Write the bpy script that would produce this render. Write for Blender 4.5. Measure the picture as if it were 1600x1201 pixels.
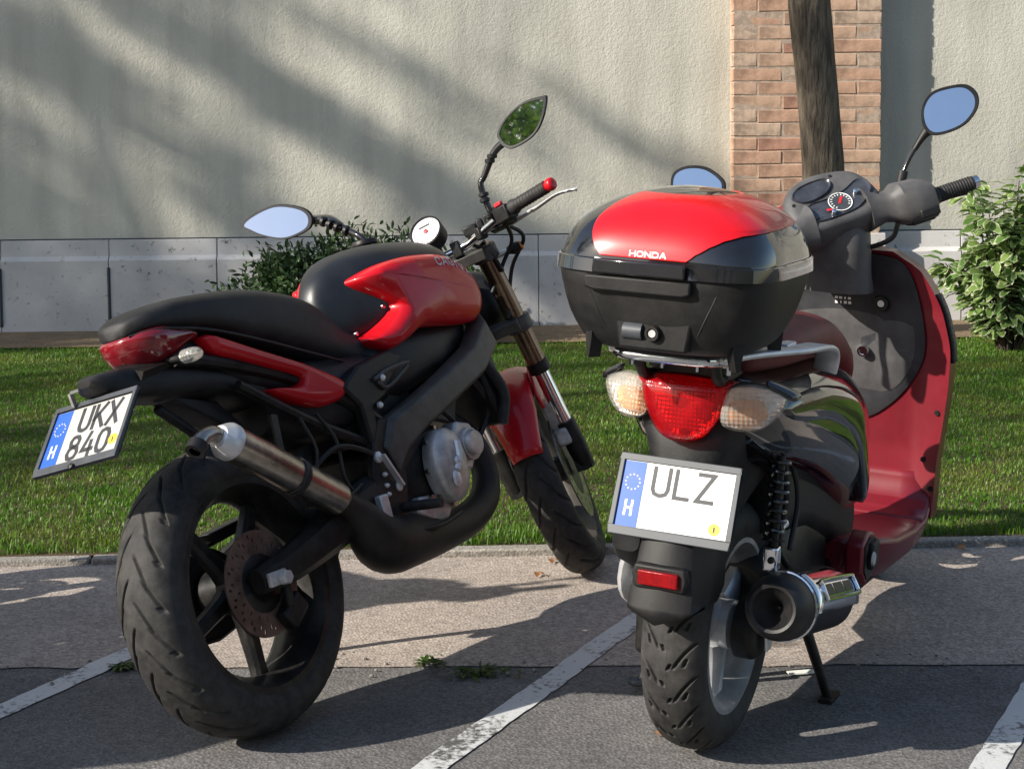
import bpy, bmesh, math, random
import numpy as np
from mathutils import Vector, Matrix, noise
from mathutils.bvhtree import BVHTree
random.seed(7); RNG = np.random.default_rng(11)
scene = bpy.context.scene
for o in list(bpy.data.objects): bpy.data.objects.remove(o)
COL = scene.collection
R = math.radians
# ------------------------------------------------------------ camera
cam = bpy.data.cameras.new('camera'); camo = bpy.data.objects.new('camera', cam); COL.objects.link(camo)
cam.sensor_width = 36; cam.lens = 61.5; cam.clip_start = .05; cam.clip_end = 400
cam.shift_y = -0.1425
camo.matrix_world = Matrix(((0.99996472, 0.0083999, 0, 0), (-0.00066985, 0.07974241, -0.99681528, 0),
                            (-0.00837315, 0.99678011, 0.07974522, 1.326), (0, 0, 0, 1)))
scene.camera = camo
# ------------------------------------------------------------ light
EL, AZ = R(29.3), R(25)
TOSUN = Vector((-math.cos(AZ)*math.cos(EL), -math.sin(AZ)*math.cos(EL), math.sin(EL)))
w = bpy.data.worlds.new('World'); scene.world = w; w.use_nodes = True
nt = w.node_tree; bg = nt.nodes['Background']
sky = nt.nodes.new('ShaderNodeTexSky'); sky.sky_type = 'NISHITA'; sky.sun_disc = False
sky.sun_elevation = EL; sky.sun_rotation = math.atan2(TOSUN.x, TOSUN.y)
sky.air_density = 1.2; sky.dust_density = 1.0
nt.links.new(sky.outputs[0], bg.inputs[0]); bg.inputs[1].default_value = 0.112; sky.ozone_density = 1.7
sl = bpy.data.lights.new('sun', 'SUN'); sl.energy = 5.0; sl.angle = R(.53); sl.color = (1, .93, .82)
so = bpy.data.objects.new('sun', sl); COL.objects.link(so)
so.rotation_euler = (-TOSUN).to_track_quat('-Z', 'Y').to_euler(); so.location = TOSUN*30
vs = scene.view_settings; vs.view_transform = 'Standard'; vs.look = 'None'; vs.exposure = 0.62; vs.gamma = 1; vs.use_curve_mapping = False

# ------------------------------------------------------------ materials
def nd(nt, t, **kw):
    n = nt.nodes.new(t)
    for k, v in kw.items(): setattr(n, k, v)
    return n
def mat(name, col, rough=.5, metal=0., var=.12, scale=18., bump=0., bscale=None, coat=0., crough=.03, spec=.5, col2=None, rvar=.1, detail=5, trans=0., ior=1.45, aniso=0., dust=0., tl=0., edge=(.38,.66)):
    m = bpy.data.materials.new(name); m.use_nodes = True
    n = m.node_tree; p = n.nodes['Principled BSDF']; L = n.links.new
    tc = nd(n, 'ShaderNodeTexCoord')
    nz = nd(n, 'ShaderNodeTexNoise'); nz.inputs['Scale'].default_value = scale; nz.inputs['Detail'].default_value = detail; nz.inputs['Roughness'].default_value = .62
    L(tc.outputs['Object'], nz.inputs['Vector'])
    cr = nd(n, 'ShaderNodeValToRGB')
    c = np.array(col[:3]); c2 = np.array(col2) if col2 is not None else c*(1-var*2)
    c1 = c if col2 is not None else np.minimum(c*(1+var), 1)
    cr.color_ramp.elements[0].position = edge[0]; cr.color_ramp.elements[1].position = edge[1]
    cr.color_ramp.elements[0].color = (*c2, 1); cr.color_ramp.elements[1].color = (*c1, 1)
    L(nz.outputs['Fac'], cr.inputs[0])
    out = cr.outputs[0]
    if dust:
        n2 = nd(n, 'ShaderNodeTexNoise'); n2.inputs['Scale'].default_value = 9; n2.inputs['Detail'].default_value = 8; n2.inputs['Roughness'].default_value = .75
        L(tc.outputs['Object'], n2.inputs['Vector'])
        r2 = nd(n, 'ShaderNodeMapRange'); r2.inputs[1].default_value = .42; r2.inputs[2].default_value = .75; r2.inputs[4].default_value = dust
        L(n2.outputs['Fac'], r2.inputs[0])
        mx = nd(n, 'ShaderNodeMix', data_type='RGBA'); mx.inputs[7].default_value = (.33, .29, .24, 1)
        L(r2.outputs[0], mx.inputs[0]); L(out, mx.inputs[6]); out = mx.outputs[2]
    L(out, p.inputs['Base Color'])
    rr = nd(n, 'ShaderNodeMapRange'); rr.inputs[3].default_value = max(rough-rvar, .02); rr.inputs[4].default_value = min(rough+rvar, 1)
    L(nz.outputs['Fac'], rr.inputs[0]); L(rr.outputs[0], p.inputs['Roughness'])
    p.inputs['Metallic'].default_value = metal; p.inputs['Coat Weight'].default_value = coat; p.inputs['Coat Roughness'].default_value = crough
    p.inputs['Specular IOR Level'].default_value = spec; p.inputs['Transmission Weight'].default_value = trans; p.inputs['IOR'].default_value = ior
    if bump:
        nb = nd(n, 'ShaderNodeTexNoise'); nb.inputs['Scale'].default_value = bscale or scale*4; nb.inputs['Detail'].default_value = 4
        L(tc.outputs['Object'], nb.inputs['Vector'])
        b = nd(n, 'ShaderNodeBump'); b.inputs['Strength'].default_value = min(1, bump); b.inputs['Distance'].default_value = .004
        L(nb.outputs['Fac'], b.inputs['Height']); L(b.outputs[0], p.inputs['Normal'])
    if tl:
        t = nd(n, 'ShaderNodeBsdfTranslucent'); L(out, t.inputs['Color'])
        ms = nd(n, 'ShaderNodeMixShader'); ms.inputs[0].default_value = tl
        L(p.outputs[0], ms.inputs[1]); L(t.outputs[0], ms.inputs[2]); L(ms.outputs[0], n.nodes['Material Output'].inputs[0])
    return m
MT = {}
def defm(k, *a, **kw): MT[k] = mat(k, *a, **kw)
defm('red_paint', (.55, .004, .012), .38, coat=.45, crough=.06, spec=.3, var=.05, rvar=.05, scale=6, dust=.02)
defm('wine_paint', (.185, .010, .020), .42, coat=.4, crough=.2, spec=.4, var=.08, scale=5, dust=.03)
defm('case_red', (.66, .005, .010), .30, coat=.7, spec=.4, var=.04, rvar=.04)
defm('matte_black', (.012, .012, .0135), .48, var=.25, spec=.4, bump=.10, bscale=420, dust=.025)
defm('tank_black', (.011, .0125, .016), .40, var=.12, rvar=.05, spec=.7, bump=.03, bscale=300)
defm('gloss_black', (.010, .010, .012), .08, coat=1., var=.1, rvar=.04, dust=.02)
defm('case_black', (.013, .0125, .013), .50, var=.15, spec=.35, bump=.2, bscale=700, dust=.02)
defm('seat_black', (.018, .018, .0195), .52, var=.2, spec=.4, bump=.2, bscale=900, dust=.03)
defm('frame_grey', (.085, .08, .072), .48, metal=.25, var=.15, bump=.05, dust=.05)
defm('dark_metal', (.016, .0155, .0155), .46, metal=.3, var=.3, scale=25, dust=.06, bump=.1)
defm('rubber', (.018, .0175, .018), .62, var=.22, scale=35, bump=.15, bscale=500, dust=.05)
defm('tyre', (.030, .029, .0295), .70, var=.25, scale=40, spec=.4, bump=.12, bscale=600, dust=.10)
defm('rim_black', (.014, .014, .015), .38, var=.2, dust=.14, metal=.2)
defm('rim_silver', (.60, .61, .63), .36, metal=.7, var=.10, dust=.08)
defm('steel', (.42, .38, .34), .30, metal=1., var=.14, scale=30, bump=.05)
defm('chrome', (.82, .83, .85), .10, metal=1., var=.05, rvar=.06)
defm('alu', (.70, .70, .71), .42, metal=.6, var=.08, dust=.05)
defm('alu_dirty', (.55, .53, .52), .46, metal=.55, var=.18, scale=22, dust=.22, bump=.08)
defm('disc_rust', (.20, .125, .10), .50, metal=.5, var=.2, dust=.08)
defm('rust_pipe', (.030, .024, .021), .58, metal=.3, var=.35, scale=14, col2=(.014, .012, .011), bump=.22, dust=.06)
defm('fork_gold', (.22, .155, .105), .25, metal=.9, var=.1)
defm('grey_plastic', (.088, .086, .088), .52, var=.12, bump=.15, bscale=800, dust=.03)
defm('dark_grey', (.040, .042, .048), .55, var=.12, bump=.15, bscale=800, dust=.03)
defm('seat_wine', (.16, .022, .024), .52, var=.15, bump=.25, bscale=900, dust=.06)
defm('tail_red', (.50, .006, .012), .10, coat=1., var=.1, scale=40)
defm('tail_dark', (.20, .008, .014), .12, coat=1., var=.15, scale=20)
defm('white_plate', (.80, .80, .78), .45, var=.04, rvar=.1, dust=.05)
defm('grimy_plate', (.47, .455, .42), .5, var=.05, dust=.25)
defm('plate_blue', (.018, .10, .50), .45, var=.05)
defm('plate_text', (.030, .032, .038), .5, var=.1)
defm('white_text', (.8, .8, .78), .5, var=.03)
defm('star_yellow', (.65, .60, .45), .5, var=.03)
defm('sticker_yellow', (.75, .52, .05), .5, var=.1)
defm('plate_frame', (.06, .066, .076), .45, metal=.1, var=.12)
defm('silver_text', (.62, .55, .55), .4, metal=.3, var=.05)
defm('mirror_glass', (.92, .94, .97), .015, metal=1., var=.01, rvar=.005)
defm('lens_clear', (.80, .78, .72), .06, coat=1., var=.05, scale=60)
defm('lens_amber', (.80, .30, .04), .10, coat=1., var=.15, scale=45)
defm('reflector', (.78, .76, .72), .22, metal=.75, var=.1, scale=90)
defm('dial_white', (.80, .78, .80), .4, var=.04, coat=.6)
defm('dial_dark', (.045, .048, .058), .25, var=.2, coat=1.)
defm('amber', (.75, .22, .01), .25, coat=.8)
defm('needle_red', (.7, .03, .04), .4)
defm('cable', (.014, .014, .015), .5)
def lens_grid(m, s=170):
    n = m.node_tree; L = n.links.new; p = n.nodes['Principled BSDF']
    tc = nd(n, 'ShaderNodeTexCoord')
    a = nd(n, 'ShaderNodeTexWave', wave_type='BANDS', bands_direction='Z'); a.inputs['Scale'].default_value = s/6
    b = nd(n, 'ShaderNodeTexWave', wave_type='BANDS', bands_direction='Y'); b.inputs['Scale'].default_value = s/6
    L(tc.outputs['Object'], a.inputs['Vector']); L(tc.outputs['Object'], b.inputs['Vector'])
    ad = nd(n, 'ShaderNodeMath', operation='ADD'); L(a.outputs['Fac'], ad.inputs[0]); L(b.outputs['Fac'], ad.inputs[1])
    bu = nd(n, 'ShaderNodeBump'); bu.inputs['Strength'].default_value = .45 if s < 250 else .2; bu.inputs['Distance'].default_value = .004 if s < 200 else .002
    L(ad.outputs[0], bu.inputs['Height']); L(bu.outputs[0], p.inputs['Normal'])
for k in ('lens_clear', 'lens_amber', 'tail_red', 'reflector'): lens_grid(MT[k], 230 if k != 'tail_red' else 420)

def see_through(k, col, fac):
    n = MT[k].node_tree; L = n.links.new; p = n.nodes['Principled BSDF']
    t = nd(n, 'ShaderNodeBsdfTransparent'); t.inputs[0].default_value = (*col, 1); ms = nd(n, 'ShaderNodeMixShader'); ms.inputs[0].default_value = fac
    L(t.outputs[0], ms.inputs[1]); L(p.outputs[0], ms.inputs[2]); L(ms.outputs[0], n.nodes['Material Output'].inputs[0])
see_through('lens_clear', (.97, .95, .92), .28); see_through('lens_amber', (.95, .55, .2), .55); see_through('tail_red', (.85, .03, .035), .45)
# ------------------------------------------------------------ mesh helpers
def cr_spline(P, n, closed=False):
    P = [np.array(p, float) for p in P]; m = len(P); out = []
    segs = m if closed else m-1
    for i in range(segs):
        if closed: p0, p1, p2, p3 = P[(i-1) % m], P[i], P[(i+1) % m], P[(i+2) % m]
        else:
            p1, p2 = P[i], P[i+1]; p0 = P[i-1] if i > 0 else 2*p1-p2; p3 = P[i+2] if i+2 < m else 2*p2-p1
        for k in range(n):
            t = k/n
            out.append(.5*((2*p1)+(-p0+p2)*t+(2*p0-5*p1+4*p2-p3)*t*t+(-p0+3*p1-3*p2+p3)*t**3))
    if not closed: out.append(P[-1])
    return out
def sgnpow(a, e): return math.copysign(abs(a)**e, a)
class B:
    def __init__(s): s.v = []; s.f = []
    def add(s, v, f):
        o = len(s.v); s.v += [tuple(p) for p in v]; s.f += [tuple(i+o for i in q) for q in f]; return s
    def box(s, c, d, rot=None, taper=1.):
        M = rot if rot is not None else Matrix.Identity(3); c = Vector(c); v = []
        for z in (-1, 1):
            k = taper if z > 0 else 1
            for x, y in ((-1, -1), (1, -1), (1, 1), (-1, 1)): v.append(c+M @ Vector((x*d[0]/2*k, y*d[1]/2*k, z*d[2]/2)))
        return s.add(v, [(3, 2, 1, 0), (4, 5, 6, 7), (0, 1, 5, 4), (1, 2, 6, 5), (2, 3, 7, 6), (3, 0, 4, 7)])
    def bar(s, a, b, wd, ht, up=(0, 0, 1)):
        a, b = Vector(a), Vector(b); d = (b-a); l = d.length; d.normalize(); u = Vector(up); r = d.cross(u).normalized(); u = r.cross(d)
        return s.box((a+b)/2, (l, wd, ht), Matrix((d, -r, u)).transposed())
    def loft(s, rings, cap=True, closed=True):
        n = len(rings[0]); v = [p for r in rings for p in r]; f = []
        for i in range(len(rings)-1):
            for j in range(n if closed else n-1):
                a, b = i*n+j, i*n+(j+1) % n; f.append((a, b, b+n, a+n))
        if cap and closed: f.append(tuple(range(n-1, -1, -1))); f.append(tuple((len(rings)-1)*n+j for j in range(n)))
        return s.add(v, f)
    def tube(s, path, rad, n=12, smooth=6, cap=True, sq=1.):
        if not hasattr(rad, '__len__'): rad = [rad]*len(path)
        P = [(*p, r) for p, r in zip(path, rad)]
        if smooth and len(P) > 2: P = cr_spline(P, smooth)
        P = [np.array(p) for p in P]
        pts = [Vector(p[:3]) for p in P]; rr = [max(p[3], 1e-4) for p in P]; rings = []; up = None
        for i, p in enumerate(pts):
            t = (pts[min(i+1, len(pts)-1)]-pts[max(i-1, 0)]).normalized()
            if up is None: up = t.orthogonal().normalized() if abs(t.z) > .9 else Vector((0, 0, 1)).cross(t).normalized().cross(t)*-1
            up = (up-t*up.dot(t)).normalized(); r = t.cross(up)
            rings.append([p+(up*math.sin(a)*sq+r*math.cos(a))*rr[i] for a in [2*math.pi*k/n for k in range(n)]])
        return s.loft(rings, cap)
    def lathe(s, prof, c, ax=(0, 1, 0), n=32, cap=False, a0=0, a1=2*math.pi):
        ax = Vector(ax).normalized(); c = Vector(c); u = ax.orthogonal().normalized(); v2 = ax.cross(u)
        full = abs(a1-a0-2*math.pi) < 1e-6; m = n if full else n+1
        rings = [[c+ax*h+(u*math.cos(a)+v2*math.sin(a))*max(r, 1e-5) for a in [a0+(a1-a0)*k/n for k in range(m)]] for r, h in prof]
        return s.loft(rings, cap, full)
    def prism(s, pts, o, u, v, w):
        o, u, v, w = map(Vector, (o, u, v, w)); n = len(pts)
        a = [o+u*p[0]+v*p[1] for p in pts]; b = [q+w for q in a]
        return s.add(a+b, [tuple(range(n)), tuple(range(2*n-1, n-1, -1))]+[(i+n, (i+1) % n+n, (i+1) % n, i) for i in range(n)])
    def ell(s, c, r, n=16, m=10, rot=None):
        c = Vector(c); M = rot or Matrix.Identity(3); rings = []
        for i in range(m+1):
            t = math.pi*i/m
            rings.append([c+M @ Vector((r[0]*math.sin(t)*math.cos(a), r[1]*math.sin(t)*math.sin(a), -r[2]*math.cos(t))) for a in [2*math.pi*k/n for k in range(n)]])
        return s.loft(rings, False)
    def build(s, name, m, parent=None, smooth=True, ang=38, tf=None, bevel=0, sub=0, solid=0, seg=2):
        v = s.v if tf is None else [tf(Vector(p)) for p in s.v]
        me = bpy.data.meshes.new(name); me.from_pydata([tuple(p) for p in v], [], s.f); me.update()
        bm = bmesh.new(); bm.from_mesh(me); bmesh.ops.remove_doubles(bm, verts=bm.verts, dist=1e-5); bmesh.ops.recalc_face_normals(bm, faces=bm.faces); bm.to_mesh(me); bm.free()
        return link(name, me, m, parent, smooth, ang, bevel, sub, solid, seg)
def link(name, me, m, parent=None, smooth=True, ang=38, bevel=0, sub=0, solid=0, seg=2):
    o = bpy.data.objects.new(name, me); COL.objects.link(o); me.materials.append(MT[m] if isinstance(m, str) else m)
    if smooth:
        me.polygons.foreach_set('use_smooth', [True]*len(me.polygons)); me.set_sharp_from_angle(angle=R(ang))
    if parent: o.parent = parent
    if solid: md = o.modifiers.new('s', 'SOLIDIFY'); md.thickness = solid; md.offset = 0
    if bevel: md = o.modifiers.new('b', 'BEVEL'); md.width = bevel; md.segments = seg; md.limit_method = 'ANGLE'; md.angle_limit = R(35)
    if sub: md = o.modifiers.new('u', 'SUBSURF'); md.levels = sub; md.render_levels = sub
    return o
def npmesh(name, V, F, m, parent=None, smooth=True, ang=None, uv=None):
    me = bpy.data.meshes.new(name); V = np.asarray(V, np.float32); F = np.asarray(F, np.int32); k = F.shape[1]
    me.vertices.add(len(V)); me.vertices.foreach_set('co', V.ravel())
    me.loops.add(F.size); me.loops.foreach_set('vertex_index', F.ravel())
    me.polygons.add(len(F)); me.polygons.foreach_set('loop_start', np.arange(0, F.size, k, dtype=np.int32))
    if uv is not None:
        l = me.uv_layers.new(name='UVMap'); l.data.foreach_set('uv', np.asarray(uv, np.float32)[F.ravel()].ravel())
    me.update(calc_edges=True); me.validate()
    o = bpy.data.objects.new(name, me); COL.objects.link(o); me.materials.append(MT[m] if isinstance(m, str) else m)
    if smooth:
        me.polygons.foreach_set('use_smooth', [True]*len(me.polygons))
        if ang: me.set_sharp_from_angle(angle=R(ang))
    if parent: o.parent = parent
    return o
def empty(name, label=None, cat=None, loc=(0, 0, 0), rz=0, group=None, kind=None):
    o = bpy.data.objects.new(name, None); COL.objects.link(o); o.location = loc; o.rotation_euler = (0, 0, rz); o.empty_display_size = .1
    return tag(o, label, cat, group, kind)
def tag(o, label=None, cat=None, group=None, kind=None):
    for k, v in (('label', label), ('category', cat), ('group', group), ('kind', kind)):
        if v: o[k] = v
    return o
def copy_tree(o, parent=None):
    c = o.copy(); COL.objects.link(c); c.parent = parent
    for ch in list(o.children): copy_tree(ch, c)
    return c
def sring(x, w, z0, z1, e=2.6, n=28, yc=0., axis='x'):
    zc, h = (z0+z1)/2, (z1-z0)/2; out = []
    for k in range(n):
        a = 2*math.pi*k/n; p, q = sgnpow(math.cos(a), 2/e)*w+yc, sgnpow(math.sin(a), 2/e)*h+zc
        out.append((x, p, q))
    return out
def xloft(secs, e=2.6, n=28, sm=4):
    """loft along x through sections (x, half width, z bottom, z top[, exponent])"""
    S = [(*q, e) if len(q) == 4 else q for q in secs]
    S = cr_spline(S, sm)
    return B().loft([sring(q[0], max(q[1], .003), q[2], q[3], q[4], n) for q in S])
def near_on(spine, p):
    best = None; p = np.array(p)
    for line in spine:
        for a, b in zip(line[:-1], line[1:]):
            a, b = np.array(a), np.array(b); t = np.clip((p-a) @ (b-a)/max((b-a) @ (b-a), 1e-9), 0, 1); q = a+(b-a)*t; d = np.hypot(*(p-q))
            if best is None or d < best[0]: best = (d, q)
        if len(line) == 1:
            q = np.array(line[0]); d = np.hypot(*(p-q))
            if best is None or d < best[0]: best = (d, q)
    return best[1]
def inflate(outline, spine, fn, bulge, skirt=.02, rings=7, sm=5, power=2.0):
    """swollen panel: outline in 2D, closed onto its spine; fn(p2, depth)->3D point, depth>0 is outwards"""
    O = cr_spline(outline, sm, True) if sm else [np.array(p, float) for p in outline]
    rr = [[fn(p, -skirt) for p in O]]
    for i in range(rings+1):
        t = i/rings
        tt = 1-(1-t)**1.6; h = bulge*(1-(1-tt)**power)**(1/power)
        rr.append([fn(p+(near_on(spine, p)-p)*tt*.985, h) for p in O])
    b = B(); b.loft(rr, cap=False); n = len(O)
    b.f.append(tuple(len(b.v)-n+k for k in range(n)))
    return b
# stroke lettering
GL = {'U': [[(0, 1), (0, .22), (.08, .06), (.25, 0), (.35, 0), (.52, .06), (.6, .22), (.6, 1)]], 'K': [[(0, 0), (0, 1)], [(.58, 1), (0, .38)], [(.2, .58), (.6, 0)]],
      'X': [[(0, 0), (.6, 1)], [(0, 1), (.6, 0)]], 'L': [[(0, 1), (0, 0), (.52, 0)]], 'Z': [[(.02, 1), (.58, 1), (0, 0), (.6, 0)]], 'H': [[(0, 0), (0, 1)], [(.6, 0), (.6, 1)], [(0, .5), (.6, .5)]],
      '8': [[(.3, .54), (.08, .62), (.04, .82), (.14, .97), (.3, 1), (.46, .97), (.56, .82), (.52, .62), (.3, .54), (.06, .45), (0, .25), (.1, .05), (.3, 0), (.5, .05), (.6, .25), (.54, .45), (.3, .54)]],
      '4': [[(.46, 0), (.46, .6)], [(.3, 1), (0, .25), (.6, .25)]], '0': [[(.3, 0), (.1, .06), (0, .25), (0, .75), (.1, .94), (.3, 1), (.5, .94), (.6, .75), (.6, .25), (.5, .06), (.3, 0)]],
      'O': [[(.3, 0), (.1, .05), (0, .22), (0, .78), (.1, .95), (.3, 1), (.5, .95), (.6, .78), (.6, .22), (.5, .05), (.3, 0)]], 'N': [[(0, 0), (0, 1), (.6, 0), (.6, 1)]],
      'D': [[(0, 0), (0, 1), (.4, 1), (.56, .88), (.6, .7), (.6, .3), (.56, .12), (.4, 0), (0, 0)]], 'A': [[(0, 0), (.26, 1), (.34, 1), (.6, 0)], [(.1, .33), (.5, .33)]],
      'C': [[(.6, .82), (.5, .97), (.3, 1), (.1, .94), (0, .75), (0, .25), (.1, .06), (.3, 0), (.5, .03), (.6, .18)]], 'G': [[(.6, .82), (.5, .97), (.3, 1), (.1, .94), (0, .75), (0, .25), (.1, .06), (.3, 0), (.5, .03), (.6, .18), (.6, .48), (.36, .48)]],
      'I': [[(.1, 0), (.1, 1)]], 'V': [[(0, 1), (.3, 0), (.6, 1)]], '1': [[(.05, .75), (.3, 1), (.3, 0)]]}
def strokes(text, h, wf, th, gap, fn, shear=0.):
    """flat stroke letters; fn(u,v)->3D; u starts at 0"""
    b = B(); u0 = 0
    for ch in text:
        if ch == ' ': u0 += .4*h*wf; continue
        for line in GL[ch]:
            P = [np.array((p[0]*h*wf, p[1]*h)) for p in line]
            Q = [P[0]]
            for a, c in zip(P[:-1], P[1:]):
                k = max(1, int(np.hypot(*(c-a))/(h*.2)))
                Q += [a+(c-a)*j/k for j in range(1, k+1)]
            l, r = [], []
            for i, p in enumerate(Q):
                closed = np.allclose(Q[0], Q[-1])
                d1 = p-Q[i-1] if i > 0 else (Q[-1]-Q[-2] if closed else Q[1]-p); d2 = Q[i+1]-p if i < len(Q)-1 else (Q[1]-Q[0] if closed else p-Q[i-1])
                d1 = d1/max(np.hypot(*d1), 1e-9); d2 = d2/max(np.hypot(*d2), 1e-9); d = d1+d2; d = d/max(np.hypot(*d), 1e-6); nn = np.array((-d[1], d[0])); k = min(1/max(nn @ np.array((-d1[1], d1[0])), .45), 2.)
                q = p
                if i == 0 and not closed: q = p-d*th*.5
                if i == len(Q)-1 and not closed: q = p+d*th*.5
                l.append(q+nn*th/2*k); r.append(q-nn*th/2*k)
            f = lambda p: fn(p[0]+u0+shear*p[1], p[1])
            for i in range(len(Q)-1): b.add([f(l[i]), f(l[i+1]), f(r[i+1]), f(r[i])], [(0, 1, 2, 3)])
        u0 += (.6 if ch not in 'I' else .2)*h*wf+gap
    return b
def textw(text, h, wf, gap): return sum((.6 if c != 'I' else .2)*h*wf+gap for c in text)-gap
# ------------------------------------------------------------ setting materials
def ground_mat(name, c1, c2, crack=0., spk=.5, bump=.32):
    m = bpy.data.materials.new(name); m.use_nodes = True; n = m.node_tree; L = n.links.new; p = n.nodes['Principled BSDF']
    tc = nd(n, 'ShaderNodeTexCoord')
    def noi(s, d=6, r=.6):
        q = nd(n, 'ShaderNodeTexNoise'); q.inputs['Scale'].default_value = s; q.inputs['Detail'].default_value = d; q.inputs['Roughness'].default_value = r; L(tc.outputs['Object'], q.inputs['Vector']); return q
    big, mid, fine = noi(1.6), noi(9, 8, .7), noi(160, 3)
    vo = nd(n, 'ShaderNodeTexVoronoi'); vo.inputs['Scale'].default_value = 120; L(tc.outputs['Object'], vo.inputs['Vector'])
    r = nd(n, 'ShaderNodeValToRGB'); r.color_ramp.elements[0].color = (*c2, 1); r.color_ramp.elements[1].color = (*c1, 1); r.color_ramp.elements[0].position = .32; r.color_ramp.elements[1].position = .68
    ad = nd(n, 'ShaderNodeMath', operation='MULTIPLY_ADD'); ad.inputs[1].default_value = .5; L(mid.outputs['Fac'], ad.inputs[0])
    h = nd(n, 'ShaderNodeMath', operation='MULTIPLY'); h.inputs[1].default_value = .5; L(big.outputs['Fac'], h.inputs[0]); L(h.outputs[0], ad.inputs[2]); L(ad.outputs[0], r.inputs[0])
    sp = nd(n, 'ShaderNodeMapRange'); sp.inputs[1].default_value = .25; sp.inputs[2].default_value = .8; sp.inputs[3].default_value = 1-spk; sp.inputs[4].default_value = 1+spk
    L(fine.outputs['Fac'], sp.inputs[0])
    mu = nd(n, 'ShaderNodeMix', data_type='RGBA', blend_type='MULTIPLY'); mu.inputs[0].default_value = 1; L(r.outputs[0], mu.inputs[6]); L(sp.outputs[0], mu.inputs[7])
    # single pale and dark aggregate stones
    v2 = nd(n, 'ShaderNodeMapRange'); v2.inputs[1].default_value = .0; v2.inputs[2].default_value = 1.; v2.inputs[3].default_value = .72; v2.inputs[4].default_value = 1.32
    sep = nd(n, 'ShaderNodeSeparateColor'); L(vo.outputs['Color'], sep.inputs[0]); L(sep.outputs[0], v2.inputs[0])
    mu2 = nd(n, 'ShaderNodeMix', data_type='RGBA', blend_type='MULTIPLY'); mu2.inputs[0].default_value = .8; L(mu.outputs[2], mu2.inputs[6]); L(v2.outputs[0], mu2.inputs[7])
    out = mu2.outputs[2]
    if crack:
        vc = nd(n, 'ShaderNodeTexVoronoi', feature='DISTANCE_TO_EDGE'); vc.inputs['Scale'].default_value = crack
        wn = noi(3, 5); mx = nd(n, 'ShaderNodeMix', data_type='VECTOR'); mx.inputs[0].default_value = .25; L(tc.outputs['Object'], mx.inputs[4]); L(wn.outputs['Color'], mx.inputs[5]); L(mx.outputs[1], vc.inputs['Vector'])
        cm = nd(n, 'ShaderNodeMapRange'); cm.inputs[1].default_value = .0; cm.inputs[2].default_value = .0035; cm.inputs[3].default_value = .55; cm.inputs[4].default_value = 1; L(vc.outputs['Distance'], cm.inputs[0])
        m3 = nd(n, 'ShaderNodeMix', data_type='RGBA', blend_type='MULTIPLY'); m3.inputs[0].default_value = 1; L(out, m3.inputs[6]); L(cm.outputs[0], m3.inputs[7]); out = m3.outputs[2]
    L(out, p.inputs['Base Color']); p.inputs['Roughness'].default_value = .9; p.inputs['Specular IOR Level'].default_value = .25
    hs = nd(n, 'ShaderNodeMath', operation='MULTIPLY_ADD'); hs.inputs[1].default_value = .6; L(fine.outputs['Fac'], hs.inputs[0]); L(vo.outputs['Distance'], hs.inputs[2])
    b = nd(n, 'ShaderNodeBump'); b.inputs['Strength'].default_value = bump; b.inputs['Distance'].default_value = .006; L(hs.outputs[0], b.inputs['Height']); L(b.outputs[0], p.inputs['Normal'])
    MT[name] = m; return m
ground_mat('asphalt', (.190, .182, .178), (.105, .102, .102))
ground_mat('old_asphalt', (.43, .37, .325), (.27, .235, .21), spk=.4)
ground_mat('kerb_concrete', (.33, .31, .28), (.20, .185, .165), spk=.35)
ground_mat('soil', (.11, .075, .045), (.05, .035, .022), spk=.5)
ground_mat('bed_earth', (.30, .215, .13), (.13, .095, .062), spk=.4)
ground_mat('street', (.10, .098, .095), (.07, .068, .066), spk=.3)
def paint_mat():
    m = bpy.data.materials.new('road_paint'); m.use_nodes = True; n = m.node_tree; L = n.links.new; p = n.nodes['Principled BSDF']
    tc = nd(n, 'ShaderNodeTexCoord')
    a = nd(n, 'ShaderNodeTexNoise'); a.inputs['Scale'].default_value = 55; a.inputs['Detail'].default_value = 8; a.inputs['Roughness'].default_value = .75; L(tc.outputs['Object'], a.inputs['Vector'])
    b = nd(n, 'ShaderNodeTexNoise'); b.inputs['Scale'].default_value = 5; b.inputs['Detail'].default_value = 4; L(tc.outputs['Object'], b.inputs['Vector'])
    s = nd(n, 'ShaderNodeMath', operation='MULTIPLY_ADD'); s.inputs[1].default_value = .75; L(b.outputs['Fac'], s.inputs[0]); L(a.outputs['Fac'], s.inputs[2])
    r = nd(n, 'ShaderNodeValToRGB'); e = r.color_ramp.elements; e[0].position = .70; e[0].color = (.085, .082, .08, 1); e[1].position = .84; e[1].color = (.56, .57, .57, 1)
    L(s.outputs[0], r.inputs[0]); L(r.outputs[0], p.inputs['Base Color']); p.inputs['Roughness'].default_value = .75
    bu = nd(n, 'ShaderNodeBump'); bu.inputs['Strength'].default_value = .4; bu.inputs['Distance'].default_value = .004; L(a.outputs['Fac'], bu.inputs['Height']); L(bu.outputs[0], p.inputs['Normal'])
    MT['road_paint'] = m
paint_mat()
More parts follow.
